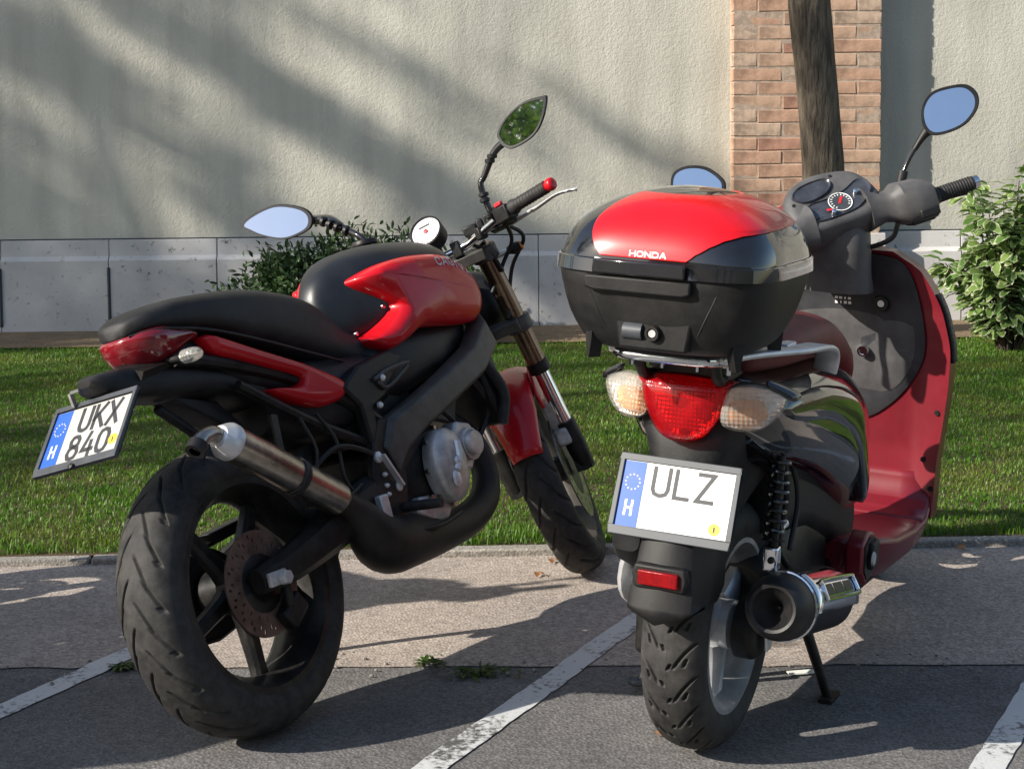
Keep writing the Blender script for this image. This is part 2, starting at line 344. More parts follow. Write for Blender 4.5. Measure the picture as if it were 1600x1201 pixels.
def plaster_mat():
    m = bpy.data.materials.new('plaster'); m.use_nodes = True; n = m.node_tree; L = n.links.new; p = n.nodes['Principled BSDF']
    tc = nd(n, 'ShaderNodeTexCoord')
    def noi(s, d, r=.55):
        q = nd(n, 'ShaderNodeTexNoise'); q.inputs['Scale'].default_value = s; q.inputs['Detail'].default_value = d; q.inputs['Roughness'].default_value = r; L(tc.outputs['Object'], q.inputs['Vector']); return q
    a, b, c = noi(1.1, 6), noi(85, 3), noi(38, 5)
    r = nd(n, 'ShaderNodeValToRGB'); r.color_ramp.elements[0].color = (.51, .495, .43, 1); r.color_ramp.elements[1].color = (.60, .585, .51, 1); r.color_ramp.elements[0].position = .35; r.color_ramp.elements[1].position = .65
    L(a.outputs['Fac'], r.inputs[0])
    mp = nd(n, 'ShaderNodeMapping'); mp.inputs['Scale'].default_value = (5, 5, .55); L(tc.outputs['Object'], mp.inputs['Vector'])
    sn_ = nd(n, 'ShaderNodeTexNoise'); sn_.inputs['Scale'].default_value = 1.6; sn_.inputs['Detail'].default_value = 7; L(mp.outputs[0], sn_.inputs['Vector'])
    sr = nd(n, 'ShaderNodeMapRange'); sr.inputs[1].default_value = .35; sr.inputs[2].default_value = .6; sr.inputs[3].default_value = .86; sr.inputs[4].default_value = 1.0; L(sn_.outputs['Fac'], sr.inputs[0])
    ml = nd(n, 'ShaderNodeMix', data_type='RGBA', blend_type='MULTIPLY'); ml.inputs[0].default_value = 1; L(r.outputs[0], ml.inputs[6]); L(sr.outputs[0], ml.inputs[7])
    L(ml.outputs[2], p.inputs['Base Color']); p.inputs['Roughness'].default_value = .92; p.inputs['Specular IOR Level'].default_value = .2
    s = nd(n, 'ShaderNodeMath', operation='MULTIPLY_ADD'); s.inputs[1].default_value = 1.2; L(c.outputs['Fac'], s.inputs[0]); L(b.outputs['Fac'], s.inputs[2])
    bu = nd(n, 'ShaderNodeBump'); bu.inputs['Strength'].default_value = .42; bu.inputs['Distance'].default_value = .0065; L(s.outputs[0], bu.inputs['Height']); L(bu.outputs[0], p.inputs['Normal'])
    MT['plaster'] = m
plaster_mat()
def stone_mat():
    m = bpy.data.materials.new('plinth_stone'); m.use_nodes = True; n = m.node_tree; L = n.links.new; p = n.nodes['Principled BSDF']
    tc = nd(n, 'ShaderNodeTexCoord')
    def noi(s, d, r=.6):
        q = nd(n, 'ShaderNodeTexNoise'); q.inputs['Scale'].default_value = s; q.inputs['Detail'].default_value = d; q.inputs['Roughness'].default_value = r; L(tc.outputs['Object'], q.inputs['Vector']); return q
    a, c = noi(3.2, 8), noi(26, 7, .72)
    r = nd(n, 'ShaderNodeValToRGB'); r.color_ramp.elements[0].color = (.46, .445, .435, 1); r.color_ramp.elements[1].color = (.62, .605, .59, 1); r.color_ramp.elements[0].position = .3; r.color_ramp.elements[1].position = .7; L(a.outputs['Fac'], r.inputs[0])
    k = nd(n, 'ShaderNodeMapRange'); k.inputs[1].default_value = .30; k.inputs[2].default_value = .40; k.inputs[3].default_value = .25; k.inputs[4].default_value = 1; L(c.outputs['Fac'], k.inputs[0])
    mu = nd(n, 'ShaderNodeMix', data_type='RGBA', blend_type='MULTIPLY'); mu.inputs[0].default_value = 1; L(r.outputs[0], mu.inputs[6]); L(k.outputs[0], mu.inputs[7])
    L(mu.outputs[2], p.inputs['Base Color']); p.inputs['Roughness'].default_value = .85
    bu = nd(n, 'ShaderNodeBump'); bu.inputs['Strength'].default_value = .5; bu.inputs['Distance'].default_value = .01; L(k.outputs[0], bu.inputs['Height']); L(bu.outputs[0], p.inputs['Normal'])
    MT['plinth_stone'] = m
stone_mat()
defm('brick_a', (.46, .29, .205), .9, var=.18, scale=9, bump=.5, bscale=90, spec=.2)
defm('brick_b', (.48, .325, .235), .9, var=.16, scale=11, bump=.5, bscale=90, spec=.2)
defm('brick_c', (.42, .235, .17), .9, var=.2, scale=8, bump=.5, bscale=90, spec=.2)
defm('brick_d', (.47, .35, .265), .9, var=.2, scale=12, bump=.5, bscale=90, spec=.2)
defm('mortar', (.44, .345, .275), .95, var=.12, scale=40, bump=.5, spec=.1)
defm('flashing', (.06, .065, .07), .6, metal=.2)
defm('facade', (.62, .54, .38), .9, var=.06, scale=1.5, spec=.1)
defm('facade_trim', (.70, .66, .56), .85, var=.05, spec=.1)
defm('window_dark', (.02, .025, .03), .06, var=.1, coat=1)
# ------------------------------------------------------------ ground
def sheet(name, x0, x1, y0, y1, z, m, parent=None, n=1, rag=0., kind='structure', rz=0., rz2=None):
    rz2 = rz if rz2 is None else rz2
    xs = np.linspace(x0, x1, n+1); v = []; f = []
    for i, x in enumerate(xs):
        j = rag*(noise.noise((x*3.1, y0, 0))+.6*noise.noise((x*11, y0, 3))) if rag else 0
        v += [(x, y0+j+rz*x, z), (x, y1+rz2*x, z)]
    for i in range(n): f.append((2*i, 2*i+2, 2*i+3, 2*i+1))
    b = B(); b.v = v; b.f = f; o = b.build(name, m, parent, smooth=False)
    if kind: o['kind'] = kind
    return o
sheet('ground', -150, 150, -150, 150, -.05, 'street')
asphalt = sheet('asphalt', -9, 11, -6, 5.0, 0, 'asphalt', rz=.045)
sheet('concrete_pavement', -9, 11, 4.0, 5.0, .003, 'old_asphalt', n=400, rag=.022, rz=-.015, rz2=.046)
DIRL = np.array((.452, .892))
def line(p, q, w=.066):
    p, q = np.array(p), np.array(q); d = (q-p)/np.hypot(*(q-p)); n = np.array((d[1], -d[0])); b = B(); N = 160
    for i in range(N+1):
        c = p+(q-p)*i/N; e1 = w/2+.004*noise.noise((c[0]*21, c[1]*21, 1)); e2 = w/2+.004*noise.noise((c[0]*21, c[1]*21, 5))
        z = .0028 if c[1] < 4.0-.015*c[0] else .0058
        b.v += [(*(c-n*e1), z), (*(c+n*e2), z)]
    for i in range(N): b.f.append((2*i, 2*i+1, 2*i+3, 2*i+2))
    return b.build('painted_line', 'road_paint', asphalt, smooth=False)
line((-1.95, 2.10), (-.62, 4.73)); line((-.66, 2.40), (.53, 4.80)); line((.42, 2.35), (1.66, 4.80))
# kerb of concrete edging stones
kerb = empty('kerb', kind='structure'); x = -5.2
kerb['label'] = 'low concrete kerb between the pavement and the lawn'
while x < 6.5:
    l = random.choice((.98, 1.0, 1.0, 1.0)); b = B(); b.box((x+l/2, 5.010+.046*(x+l/2), -.010), (l-.006, .050, .066+random.uniform(-.006, .006)), Matrix.Rotation(.046+random.uniform(-.004, .004), 3, 'Z')); b.build('kerb_stone', 'kerb_concrete', kerb, bevel=.006); x += l
lawn = sheet('lawn', -9, 11, 5.025, 9.3, .020, 'soil', rz=.046, rz2=.02)
sheet('earth_bed', -12, 14, 9.26, 10.4, .03, 'bed_earth', n=300, rag=.05, rz=0.02)
# ------------------------------------------------------------ building wall
WR = math.atan(.035)
wall = empty('building_wall', 'cream roughcast plaster wall above a pale stone plinth behind the vehicles', 'wall', (0, 10.0, 0), WR)
b = B(); b.box((0, .25, 4.2), (26, .5, 7.3)); b.build('plaster_face', 'plaster', wall, smooth=False)
b = B(); b.box((0, .2, .549), (26, .43, .006)); b.build('flashing_strip', 'flashing', wall, smooth=False)
plinth = B().box((0, .24, .28), (26, .5, .52)).build('plinth_core', 'mortar', wall, smooth=False)
x = -2.9-.61*12
for i in range(36):
    if not (1.2 < x < 1.3):
        pr = [(-.055, -.05), (-.055, .43), (-.028, .452), (-.022, .545), (.02, .545), (.02, -.05)]
        jz = random.uniform(-.004, .004)
        b = B().prism([(p[0]+jz, p[1]) for p in pr], (x+.0025, 0, 0), (0, 1, 0), (0, 0, 1), (.605, 0, 0)); b.build('stone_block', 'plinth_stone', plinth, smooth=False, bevel=.003)
    if i in (12, 13): B().tube([(x, -.056, .06), (x, -.056, .39)], .0095, 8, 0).build('drain_slot', 'flashing', plinth)
    x += .61
pil = empty('brick_pilaster', 'red brick pilaster projecting from the plaster wall behind the tree trunk', 'pilaster', (0, 10.0, 0), WR)
PX0, PX1, PD = 1.252, 2.090, .143
B().box(((PX0+PX1)/2, -.06, 2.0), (PX1-PX0-.010, .1635, 4.0)).build('mortar_core', 'mortar', pil, smooth=False)
B().prism([(-.205, -.05), (-.205, .43), (-.17, .452), (-.165, .545), (-.05, .545), (-.05, -.05)], (PX0-.03, 0, 0), (0, 1, 0), (0, 0, 1), (PX1-PX0+.06, 0, 0)).build('base_stone', 'plinth_stone', pil, smooth=False, bevel=.004)
bm_cache = {}
def brick_mesh(l, k, m):
    key = (l, k, m)
    if key not in bm_cache:
        bb = bmesh.new(); bmesh.ops.create_cube(bb, size=1)
        for v in bb.verts:
            v.co = Vector((v.co.x*l, v.co.y*.1, v.co.z*.0705)); v.co += Vector([random.uniform(-.0025, .0025) for _ in range(3)])
        bmesh.ops.bevel(bb, geom=bb.edges[:], offset=.004, segments=1, affect='EDGES')
        me = bpy.data.meshes.new('brick'); bb.to_mesh(me); bb.free(); me.materials.append(MT[m]); bm_cache[key] = me
    return bm_cache[key]
z = .59; row = 0
while z < 3.3:
    xs = PX0; seq = (.27, .27, .27) if row % 2 else (.130, .27, .27, .130)
    for l in seq:
        o = bpy.data.objects.new('brick', brick_mesh(round(l+.004, 4), random.randrange(3), random.choice(('brick_a', 'brick_a', 'brick_b', 'brick_b', 'brick_c', 'brick_d'))))
        COL.objects.link(o); o.parent = pil; o.location = (xs+l/2, -PD+.049+random.uniform(-.002, .002), z+random.uniform(-.0015, .0015)); o.rotation_euler = (random.uniform(-.008, .008), random.uniform(-.006, .006), random.uniform(-.006, .006))
        xs += l+(.838-sum(seq))/(len(seq)-1)
    z += .0780; row += 1
# the house across the street, seen only as a reflection
hs = empty('street_house', 'cream rendered house across the street with rows of tall windows', 'building', (2, -17, 0), math.pi)
B().box((0, .5, 4.5), (46, 1, 9)).build('wall', 'facade', hs, smooth=False)
B().box((0, -.1, 9.1), (46.6, 1.6, .35)).build('cornice', 'facade_trim', hs, smooth=False)
B().box((0, -.06, .5), (46.1, .12, 1.0)).build('plinth', 'plinth_stone', hs, smooth=False)
for i in range(12):
    for zz in (2.3, 6.2):
        xx = -20+i*3.6
        wv = B().box((xx, -.02, zz), (1.25, .06, 2.1)).build('window', 'window_dark', hs, smooth=False)
        f = B(); f.box((xx, -.07, zz+1.1), (1.6, .14, .16)); f.box((xx, -.07, zz-1.1), (1.6, .14, .12))
        for dx in (-.68, .68): f.box((xx+dx, -.06, zz), (.14, .12, 2.1))
        f.box((xx, -.06, zz), (.07, .08, 2.1)); f.box((xx, -.06, zz+.4), (1.25, .08, .07)); f.build('frame', 'facade_trim', wv, smooth=False)
# ------------------------------------------------------------ wheels
def groove(ds, hw): return np.clip(1-np.abs(ds)/hw, 0, 1)
def tyre_mesh(name, prof, cx, cz, pattern, nu, nv, m, parent, tf=None):
    """prof: half profile from crown (y=0) to bead as (y, r); pattern(s, y)->groove depth"""
    half = np.array(cr_spline(prof, 12)); full = np.concatenate([(half*[-1, 1])[::-1], half[1:]])
    d = np.r_[0, np.cumsum(np.hypot(*np.diff(full, axis=0).T))]
    # denser on the tread
    t = np.linspace(-1, 1, nv); t = (np.sign(t)*np.abs(t)**1.15+1)/2*d[-1]
    y = np.interp(t, d, full[:, 0]); r = np.interp(t, d, full[:, 1])
    th = np.linspace(0, 2*np.pi, nu, endpoint=False); TH, Y = np.meshgrid(th, y, indexing='ij'); RR = np.broadcast_to(r, TH.shape).copy()
    RR -= pattern(TH*prof[0][1], Y)
    V = np.stack([cx+RR*np.cos(TH), Y, cz+RR*np.sin(TH)], -1).reshape(-1, 3)
    if tf: V = np.array([tf(Vector(p)) for p in V])
    i, j = np.meshgrid(np.arange(nu), np.arange(nv-1), indexing='ij'); a = i*nv+j; b = ((i+1) % nu)*nv+j
    F = np.stack([a, a+1, b+1, b], -1).reshape(-1, 4)
    return npmesh(name, V, F, m, parent)
def tread(R0, npitch, gs, hw, dep):
    def f(s, y):
        P = 2*np.pi*R0/npitch; d = np.zeros_like(s)
        for sg, off in ((1, 0), (-1, .5)):
            yy = y*sg
            for k in (0, 1, 2):
                ss = (s/P+off) % 1*P+k*P
                for s0, s1, y0, y1, cv in gs:
                    u = (ss-s0)/(s1-s0); c = y0+(y1-y0)*u+cv*u*(1-u); m = (y1-y0+cv*(1-2*u))/(s1-s0)
                    dd = np.abs(yy-c)/np.sqrt(1+m*m); ok = np.clip(np.minimum(u, 1-u)*7, 0, 1)
                    d = np.maximum(d, np.clip(1.9-dd/hw*1.4, 0, 1)*ok*dep)
        return d
    return f
moto_tread = tread(.306, 20, ((.0, .085, .004, .040, .016), (.055, .135, .026, .064, .012), (.02, .035, .052, .060, 0.)), .0026, .0075)
scoot_tread = tread(.256, 22, ((.0, .062, .058, .014, -.014), (.05, .064, .010, .003, 0.), (.036, .055, .040, .034, 0.)), .0026, .0075)
def rim_build(name, cx, cz, rr, hw, nsp, a0, m, parent, tf=None, spw=(.034, .022), hub=.045, spy=.0, dish=.0, fork=False, hubw=.05):
    b = B(); c = (cx, 0, cz)
    p = [(rr+.010, -hw), (rr+.012, -hw+.006), (rr+.002, -hw+.010), (rr-.012, -hw*.6), (rr-.02, 0), (rr-.012, hw*.6), (rr+.002, hw-.010), (rr+.012, hw-.006), (rr+.010, hw), (rr-.004, hw), (rr-.012, hw*.8), (rr-.030, hw*.35), (rr-.033, 0), (rr-.030, -hw*.35), (rr-.012, -hw*.8), (rr-.004, -hw), (rr+.010, -hw)]
    b.lathe(p, c, n=72)
    b.lathe([(.012, -hubw), (hub*.8, -hubw), (hub, -hubw+.01), (hub, hubw-.01), (hub*.8, hubw), (.012, hubw)], c, n=28)
    for k in range(nsp):
        a = a0+2*math.pi*k/nsp; d = Vector((math.cos(a), 0, math.sin(a))); t = Vector((-math.sin(a), 0, math.cos(a))); rings = []
        for f in np.linspace(0, 1, 7):
            r = hub*.8+(rr-.026-hub*.8)*f; w = spw[0]*(1-f)+spw[1]*f+.010*max(0, f-.8)/.2+.012*max(0, .2-f)/.2; dy = .020*(1-f)+.015*f
            cc = Vector(c)+d*r+Vector((0, spy+dish*math.sin(f*math.pi), 0))
            rings.append([cc+t*w/2*x+Vector((0, y*dy, 0)) for x, y in ((-1, -.5), (-.6, -1), (.6, -1), (1, -.5), (1, .5), (.6, 1), (-.6, 1), (-1, .5))])
        b.loft(rings)
    return b.build(name, m, parent, tf=tf)
def disc_build(name, cx, cz, r0, r1, y, m, parent, tf=None, holes=True):
    """perforated brake disc, real holes"""
    bm = bmesh.new(); n = 108; th = .004
    rad = [r0, r0+(r1-r0)*.16, r0+(r1-r0)*.36, r0+(r1-r0)*.5, r0+(r1-r0)*.68, r0+(r1-r0)*.86, r1]; vs_ = []
    for r in rad: vs_.append([bm.verts.new((cx+r*math.cos(2*math.pi*k/n), y, cz+r*math.sin(2*math.pi*k/n))) for k in range(n)])
    for i in range(len(rad)-1):
        for k in range(n):
            if holes and ((i == 1 and k % 6 == 0) or (i == 3 and k % 6 == 2) or (i == 4 and k % 6 == 4)): continue
            bm.faces.new((vs_[i][k], vs_[i][(k+1) % n], vs_[i+1][(k+1) % n], vs_[i+1][k]))
    if tf:
        for v in bm.verts: v.co = tf(v.co)
    me = bpy.data.meshes.new(name); bm.to_mesh(me); bm.free()
    return link(name, me, m, parent, smooth=False, solid=th)
def number_plate(root, o, u, v, n, wd, ht, lines, plate_m, stroke, tilt_text=1., top_gap=.020, frame_m='plate_frame', sticker=None):
    """o = middle of the plate; u, v, n = right, up, outward as seen from behind"""
    o, u, v, n = map(Vector, (o, u, v, n)); u.normalize(); v.normalize(); n.normalize()
    P = lambda a, b, c=0.: o+u*a+v*b+n*c
    W, H = wd/2, ht/2
    pl = B().prism([(-W, -H), (W, -H), (W, H), (-W, H)], o, u, v, n*.0015).build('number_plate', plate_m, root, smooth=False)
    fr = B(); e = .008
    def fbar(a0, b0, a1, b1): fr.prism([(a0, b0), (a1, b0), (a1, b1), (a0, b1)], P(0, 0, -.004), u, v, n*.010)
    fbar(-W-e, -H-e*2.0, W+e, -H+.001); fbar(-W-e, H+.002, W+e, H+e*1.7); fbar(-W-e, -H+.001, -W+.001, H+.002); fbar(W-.001, -H+.001, W+e, H+.002)
    fr.build('plate_frame', frame_m, pl, smooth=False, bevel=.0015)
    B().prism([(-W+.001, -H+.001), (-W+.046, -H+.001), (-W+.046, H-.001), (-W+.001, H-.001)], P(0, 0, .0015), u, v, n*.0006).build('blue_band', 'plate_blue', pl, smooth=False)
    st = B(); cx, cz = -W+.0235, H*.36
    for k in range(12):
        a = 2*math.pi*k/12; c = (cx+.0145*math.cos(a), cz+.0145*math.sin(a)); pts = []
        for q in range(10): r = .0026 if q % 2 == 0 else .0011; t = math.pi/2+q*math.pi/5; pts.append((c[0]+r*math.cos(t), c[1]+r*math.sin(t)))
        st.prism(pts, P(0, 0, .0021), u, v, n*.0004)
    st.build('star_ring', 'star_yellow', pl, smooth=False)
    h = .026; strokes('H', h, .85, .0048, 0, lambda a, b: P(-W+.0235-.3*h*.85+a, -H*.62+b, .0024)).build('country_letter', 'white_text', pl, smooth=False)
    for txt, hh, wf, gp, cxx, zz in lines:
        tw = textw(txt, hh, wf, gp)
        strokes(txt, hh, wf, stroke, gp, lambda a, b: P(cxx-tw/2+a, zz+b, .0021)).build('lettering', 'plate_text', pl, smooth=False)
    if sticker:
        a, b, r = sticker
        B().prism([(a+r*math.cos(t), b+r*math.sin(t)) for t in np.linspace(0, 2*math.pi, 20, endpoint=False)], P(0, 0, .0016), u, v, n*.0006).build('sticker', 'sticker_yellow', pl, smooth=False)
        B().prism([(a-.0015, b-r*.5), (a+.0015, b-r*.5), (a+.0015, b+r*.4), (a-.0015, b+r*.4)], P(0, 0, .0023), u, v, n*.0004).build('sticker_print', 'plate_text', pl, smooth=False)
    return pl
def mirror(root, out, tiltf, depth, name='mirror', rim=.86, tf=None, shell='matte_black'):
    """out: outline (y,z) in the mirror plane; tiltf(y,z)->x"""
    O = cr_spline(out, 6, True); c = np.mean(O, 0); b = B(); rings = []
    for s, d in ((.90, .0), (1., .0), (1.03, .006), (.98, .4*depth), (.8, .8*depth), (.45, depth)):
        rings.append([(tiltf(*(c+(p-c)*s))+d, *(c+(p-c)*s)) for p in O])
    b.loft(rings, cap=False); n = len(O); b.f.append(tuple(len(b.v)-n+k for k in range(n)))
    mo = b.build(name, shell, root, tf=tf)
    g = B(); g.v = [(tiltf(*(c+(p-c)*rim*1.06))+.0012, *(c+(p-c)*rim*1.06)) for p in O]; g.f = [tuple(range(n))]
    g.build('glass', 'mirror_glass', mo, smooth=False, tf=tf); return mo
# ------------------------------------------------------------ motorcycle
def root_at(name, X, Y, head, lean, z=0):
    F = Vector((math.sin(head), math.cos(head), 0)); Lf = Vector((-math.cos(head), math.sin(head), 0)); U = Vector((0, 0, 1)); c, s = math.cos(lean), math.sin(lean)
    L2 = Lf*c-U*s; U2 = U*c+Lf*s
    o = empty(name); o.rotation_euler = Matrix((F, L2, U2)).transposed().to_euler(); o.location = (X, Y, z); return o
mc = root_at('motorcycle', -.5127, 3.5814, .527, .2954, .006)
tag(mc, 'red and black naked motorcycle leaning on its side stand, plate UKX 840', 'motorcycle')
RAKE = R(20.3); SA = Vector((1.133, 0, .90)); SD = Vector((-math.sin(RAKE), 0, math.cos(RAKE))); SM = Matrix.Rotation(R(25), 3, SD)
ST = lambda p: SA+SM @ (Vector(p)-SA)
# wheels
rw = rim_build('rear_wheel', 0, .306, .216, .070, 5, R(128), 'rim_black', mc, spw=(.040, .030), hub=.05, hubw=.075)
tyre_mesh('tyre', [(0, .306), (.02, .3045), (.04, .299), (.058, .288), (.070, .272), (.0755, .255), (.0745, .238), (.069, .224), (.064, .216)], 0, .306, moto_tread, 1040, 141, 'tyre', rw)
disc_build('brake_disc', 0, .306, .062, .112, -.072, 'disc_rust', rw)
B().lathe([(.02, 0), (.055, 0), (.066, .004)], (0, -.075, .306), n=30).build('disc_carrier', 'rim_black', rw)
B().lathe([(.03, 0), (.09, 0), (.094, .003), (.09, .006), (.03, .006)], (0, .075, .306), n=44).build('sprocket', 'dark_metal', rw)
FX = 1.386
fw = rim_build('front_wheel', FX, .293, .216, .048, 5, R(70), 'frame_grey', mc, tf=ST, spw=(.034, .024), hub=.036)
tyre_mesh('tyre', [(0, .293), (.015, .2915), (.03, .287), (.045, .276), (.054, .262), (.0555, .246), (.052, .230), (.046, .216)], FX, .293, moto_tread, 560, 57, 'tyre', fw, tf=ST)
disc_build('brake_disc', FX, .293, .09, .155, -.062, 'steel', fw, tf=ST)
B().lathe([(.02, 0), (.085, 0), (.095, .002)], (FX, -.064, .293), n=30).build('disc_carrier', 'dark_metal', fw, tf=ST)
# swingarm
b = B()
for s in (-1, 1):
    b.tube([(-.05, s*.105, .315), (.05, s*.108, .325), (.2, s*.112, .36), (.36, s*.115, .40), (.46, s*.115, .415)], [.020, .028, .036, .040, .040], 10, 4, sq=1.35)
b.box((.30, 0, .395), (.10, .20, .07)); b.build('swingarm', 'dark_metal', mc, ang=30)
b = B().box((-.015, -.130, .312), (.055, .012, .030)); b.build('axle_adjuster', 'alu_dirty', mc, bevel=.003)
b = B().lathe([(0, 0), (.014, 0), (.016, .004), (.016, .022)], (-.003, -.152, .309), n=6); b.build('axle_nut', 'alu', mc)
b = B().box((.055, -.088, .232), (.07, .036, .05), Matrix.Rotation(-.6, 3, 'Y')); b.box((.04, -.10, .27), (.02, .02, .06)); b.build('rear_caliper', 'dark_metal', mc, bevel=.008)
b = B().tube([(.094, .082, .306), (.09, .082, .36), (.0, .082, .40), (-.09, .082, .33), (-.09, .082, .28), (0, .082, .212), (.45, .082, .34), (.52, .082, .40), (.45, .082, .45), (0, .082, .402)], .008, 6, 4); b.build('chain', 'dark_metal', mc)
b = B().prism([(.02, .43), (.36, .46), (.38, .445), (.05, .405)], (0, .055, 0), (1, 0, 0), (0, 0, 1), (0, .045, 0)); b.build('chain_guard', 'matte_black', mc, bevel=.004)
b = B().tube([(.12, -.14, .43), (.24, -.145, .42), (.33, -.14, .44)], .006, 8); b.build('brake_hose', 'cable', mc)
# silencer
A0, A1 = Vector((-.122, -.182, .612)), Vector((.212, -.160, .425)); ad = (A1-A0).normalized(); Ls = (A1-A0).length
si = B().lathe([(.0, 0), (.034, 0), (.0375, .003), (.0375, Ls-.012), (.034, Ls), (.02, Ls+.012)], A0, ad, 36).build('silencer', 'steel', mc)
B().lathe([(.012, -.030), (.024, -.026), (.034, -.010), (.039, 0), (.039, .012), (.036, .014)], A0, ad, 32).build('end_cap', 'alu', si)
B().tube([A0-ad*.02, A0-ad*.045+Vector((0, 0, -.001)), A0-ad*.060+Vector((-.018, 0, -.012)), A0-ad*.066+Vector((-.034, 0, -.026))], [.0155]*4, 18, 6, cap=False).build('tail_pipe', 'steel', si, solid=.002)
B().lathe([(.012, 0), (.0205, 0), (.0205, .022), (.012, .022)], A0-ad*.066+Vector((-.030, 0, -.023)), (-.7, 0, -.6), 20).build('tail_pipe_tip', 'matte_black', si)
B().lathe([(.038, 0), (.0415, .002), (.0415, .008), (.039, .010), (.0415, .012), (.0415, .018), (.038, .020)], A0+ad*Ls*.56, ad, 32).build('clamp_band', 'cable', si)
B().bar(A0+ad*Ls*.58+Vector((0, .02, .03)), (.09, -.14, .64), .02, .006, (0, 1, 0)).build('silencer_bracket', 'dark_metal', si)
b = B().tube([(.905, -.02, .52), (.955, -.045, .45), (.962, -.055, .37), (.915, -.065, .305), (.80, -.08, .272), (.64, -.10, .268), (.47, -.12, .282), (.385, -.13, .292), (.33, -.14, .318), (.285, -.15, .37), (.245, -.156, .405), (.205, -.16, .43)],
             [.027, .031, .034, .038, .042, .048, .062, .067, .060, .042, .028, .026], 20, 7); b.build('exhaust_chamber', 'rust_pipe', mc)
# engine
en = B()
en.loft([sring(x, w_, z0, z1, 4) for x, w_, z0, z1 in ((.44, .10, .36, .50), (.50, .13, .33, .53), (.60, .145, .32, .54), (.70, .145, .33, .53), (.78, .12, .36, .50))])
en.loft([[(x+.80, y*.075, z+.44) for x, y, z in ((-.07, -1, .10), (.06, -1, .06), (.06, 1, .06), (-.07, 1, .10))], [(x+.86, y*.075, z+.56) for x, y, z in ((-.07, -1, .08), (.06, -1, .04), (.06, 1, .04), (-.07, 1, .08))]])
en.box((.52, 0, .60), (.28, .2, .16))
eng = en.build('engine', 'dark_metal', mc, bevel=.008)
def disk_part(name, c, prof, m, par, n=36, sx=1.): return B().lathe(prof, c, (0, -1, 0), n).build(name, m, par)
cc_ = disk_part('clutch_cover', (.640, -.145, .420), [(.090, 0), (.090, .03), (.086, .038), (.074, .044), (.05, .050), (0, .052)], 'alu_dirty', eng)
for vv in cc_.data.vertices: vv.co.x = .640+(vv.co.x-.640)*.74
b = B().prism([(.66, .46), (.72, .515), (.78, .50), (.79, .44), (.74, .39), (.69, .40)], (0, -.125, 0), (1, 0, 0), (0, 0, 1), (0, -.045, 0)); b.build('pump_housing', 'alu_dirty', eng, bevel=.008)
disk_part('pump_cover', (.748, -.168, .452), [(.040, 0), (.040, .012), (.034, .014), (.033, .020), (.029, .026), (0, .028)], 'alu_dirty', eng)
b = B().tube([(.660, -.196, .47), (.648, -.2, .43), (.628, -.198, .405)], .009, 8); b.ell((.64, -.2, .425), (.013, .008, .013)); b.ell((.622, -.197, .385), (.016, .007, .022)); b.build('cover_rib', 'alu', eng)
for x, z in [(.56, .36), (.58, .34), (.70, .345)]+[(.640+.070*math.cos(t), .42+.094*math.sin(t)) for t in np.linspace(0, 2*math.pi, 9)[:-1]]: B().lathe([(.0, .010), (.006, .010), (.006, 0)], (x, -.150, z), (0, -1, 0), 6).build('cover_bolt', 'steel', eng)

b = B().prism([(.50, .335), (.56, .30), (.62, .30), (.66, .335), (.62, .36), (.52, .37)], (0, -.15, 0), (1, 0, 0), (0, 0, 1), (0, .05, 0)); b.build('crankcase_foot', 'alu_dirty', eng, bevel=.006)
# frame: twin beam
for s in (-1, 1):
    b = B(); rings = []
    for x, z, h, y, t in ((1.03, .79, .085, .075, .05), (1.0, .705, .095, .135, .05), (.90, .648, .088, .150, .045), (.74, .598, .084, .152, .042), (.60, .558, .084, .150, .042), (.50, .525, .10, .146, .038), (.45, .47, .085, .142, .034)):
        d = Vector((.55, 0, .26)).normalized(); nn = Vector((-d.z, 0, d.x)); c = Vector((x, s*y, z)); o_ = Vector((0, s*t/2, 0))
        rings.append([c+nn*h*a*.5+o_*q for a, q in ((1, -1), (1, .2), (.72, 1), (-.72, 1), (-1, .2), (-1, -1))])
    b.loft(rings); b.build('frame_beam', 'frame_grey', mc, bevel=.004)
    b = B().prism([(.54, .56), (.60, .50), (.50, .44), (.47, .36), (.455, .29), (.40, .29), (.37, .36), (.375, .46), (.40, .52), (.44, .57)], (0, s*.128, 0), (1, 0, 0), (0, 0, 1), (0, s*.022, 0)); b.build('pivot_plate', 'dark_metal', mc, bevel=.004)
    b = B().tube([(.48, s*.125, .56), (.36, s*.12, .64), (.20, s*.10, .72), (.0, s*.09, .78), (-.10, s*.08, .80)], .014, 8, 4); b.tube([(.42, s*.125, .52), (.25, s*.115, .60), (.05, s*.1, .72)], .012, 8, 4); b.build('subframe', 'dark_metal', mc)
b = B().loft([sring(1.02, .06, .70, .84, 3), sring(1.08, .045, .72, .86, 3), sring(1.11, .03, .74, .86, 3)]); b.build('steering_head', 'frame_grey', mc)
for x, z, r in ((.397, .487, .013), (.446, .41, .012), (.405, .445, .006), (.402, .42, .006), (.40, .40, .006), (.455, .60, .008), (.62, .57, .006), (.49, .66, .009)): B().lathe([(0, .010), (r*.5, .010), (r, .006), (r, 0)], (x, -.151, z), (0, -1, 0), 14).build('frame_bolt', 'alu', mc)

b = B().bar((.40, -.165, .49), (.446, -.165, .41), .006, .014, (0, 1, 0)); b.build('brake_link', 'alu', mc)
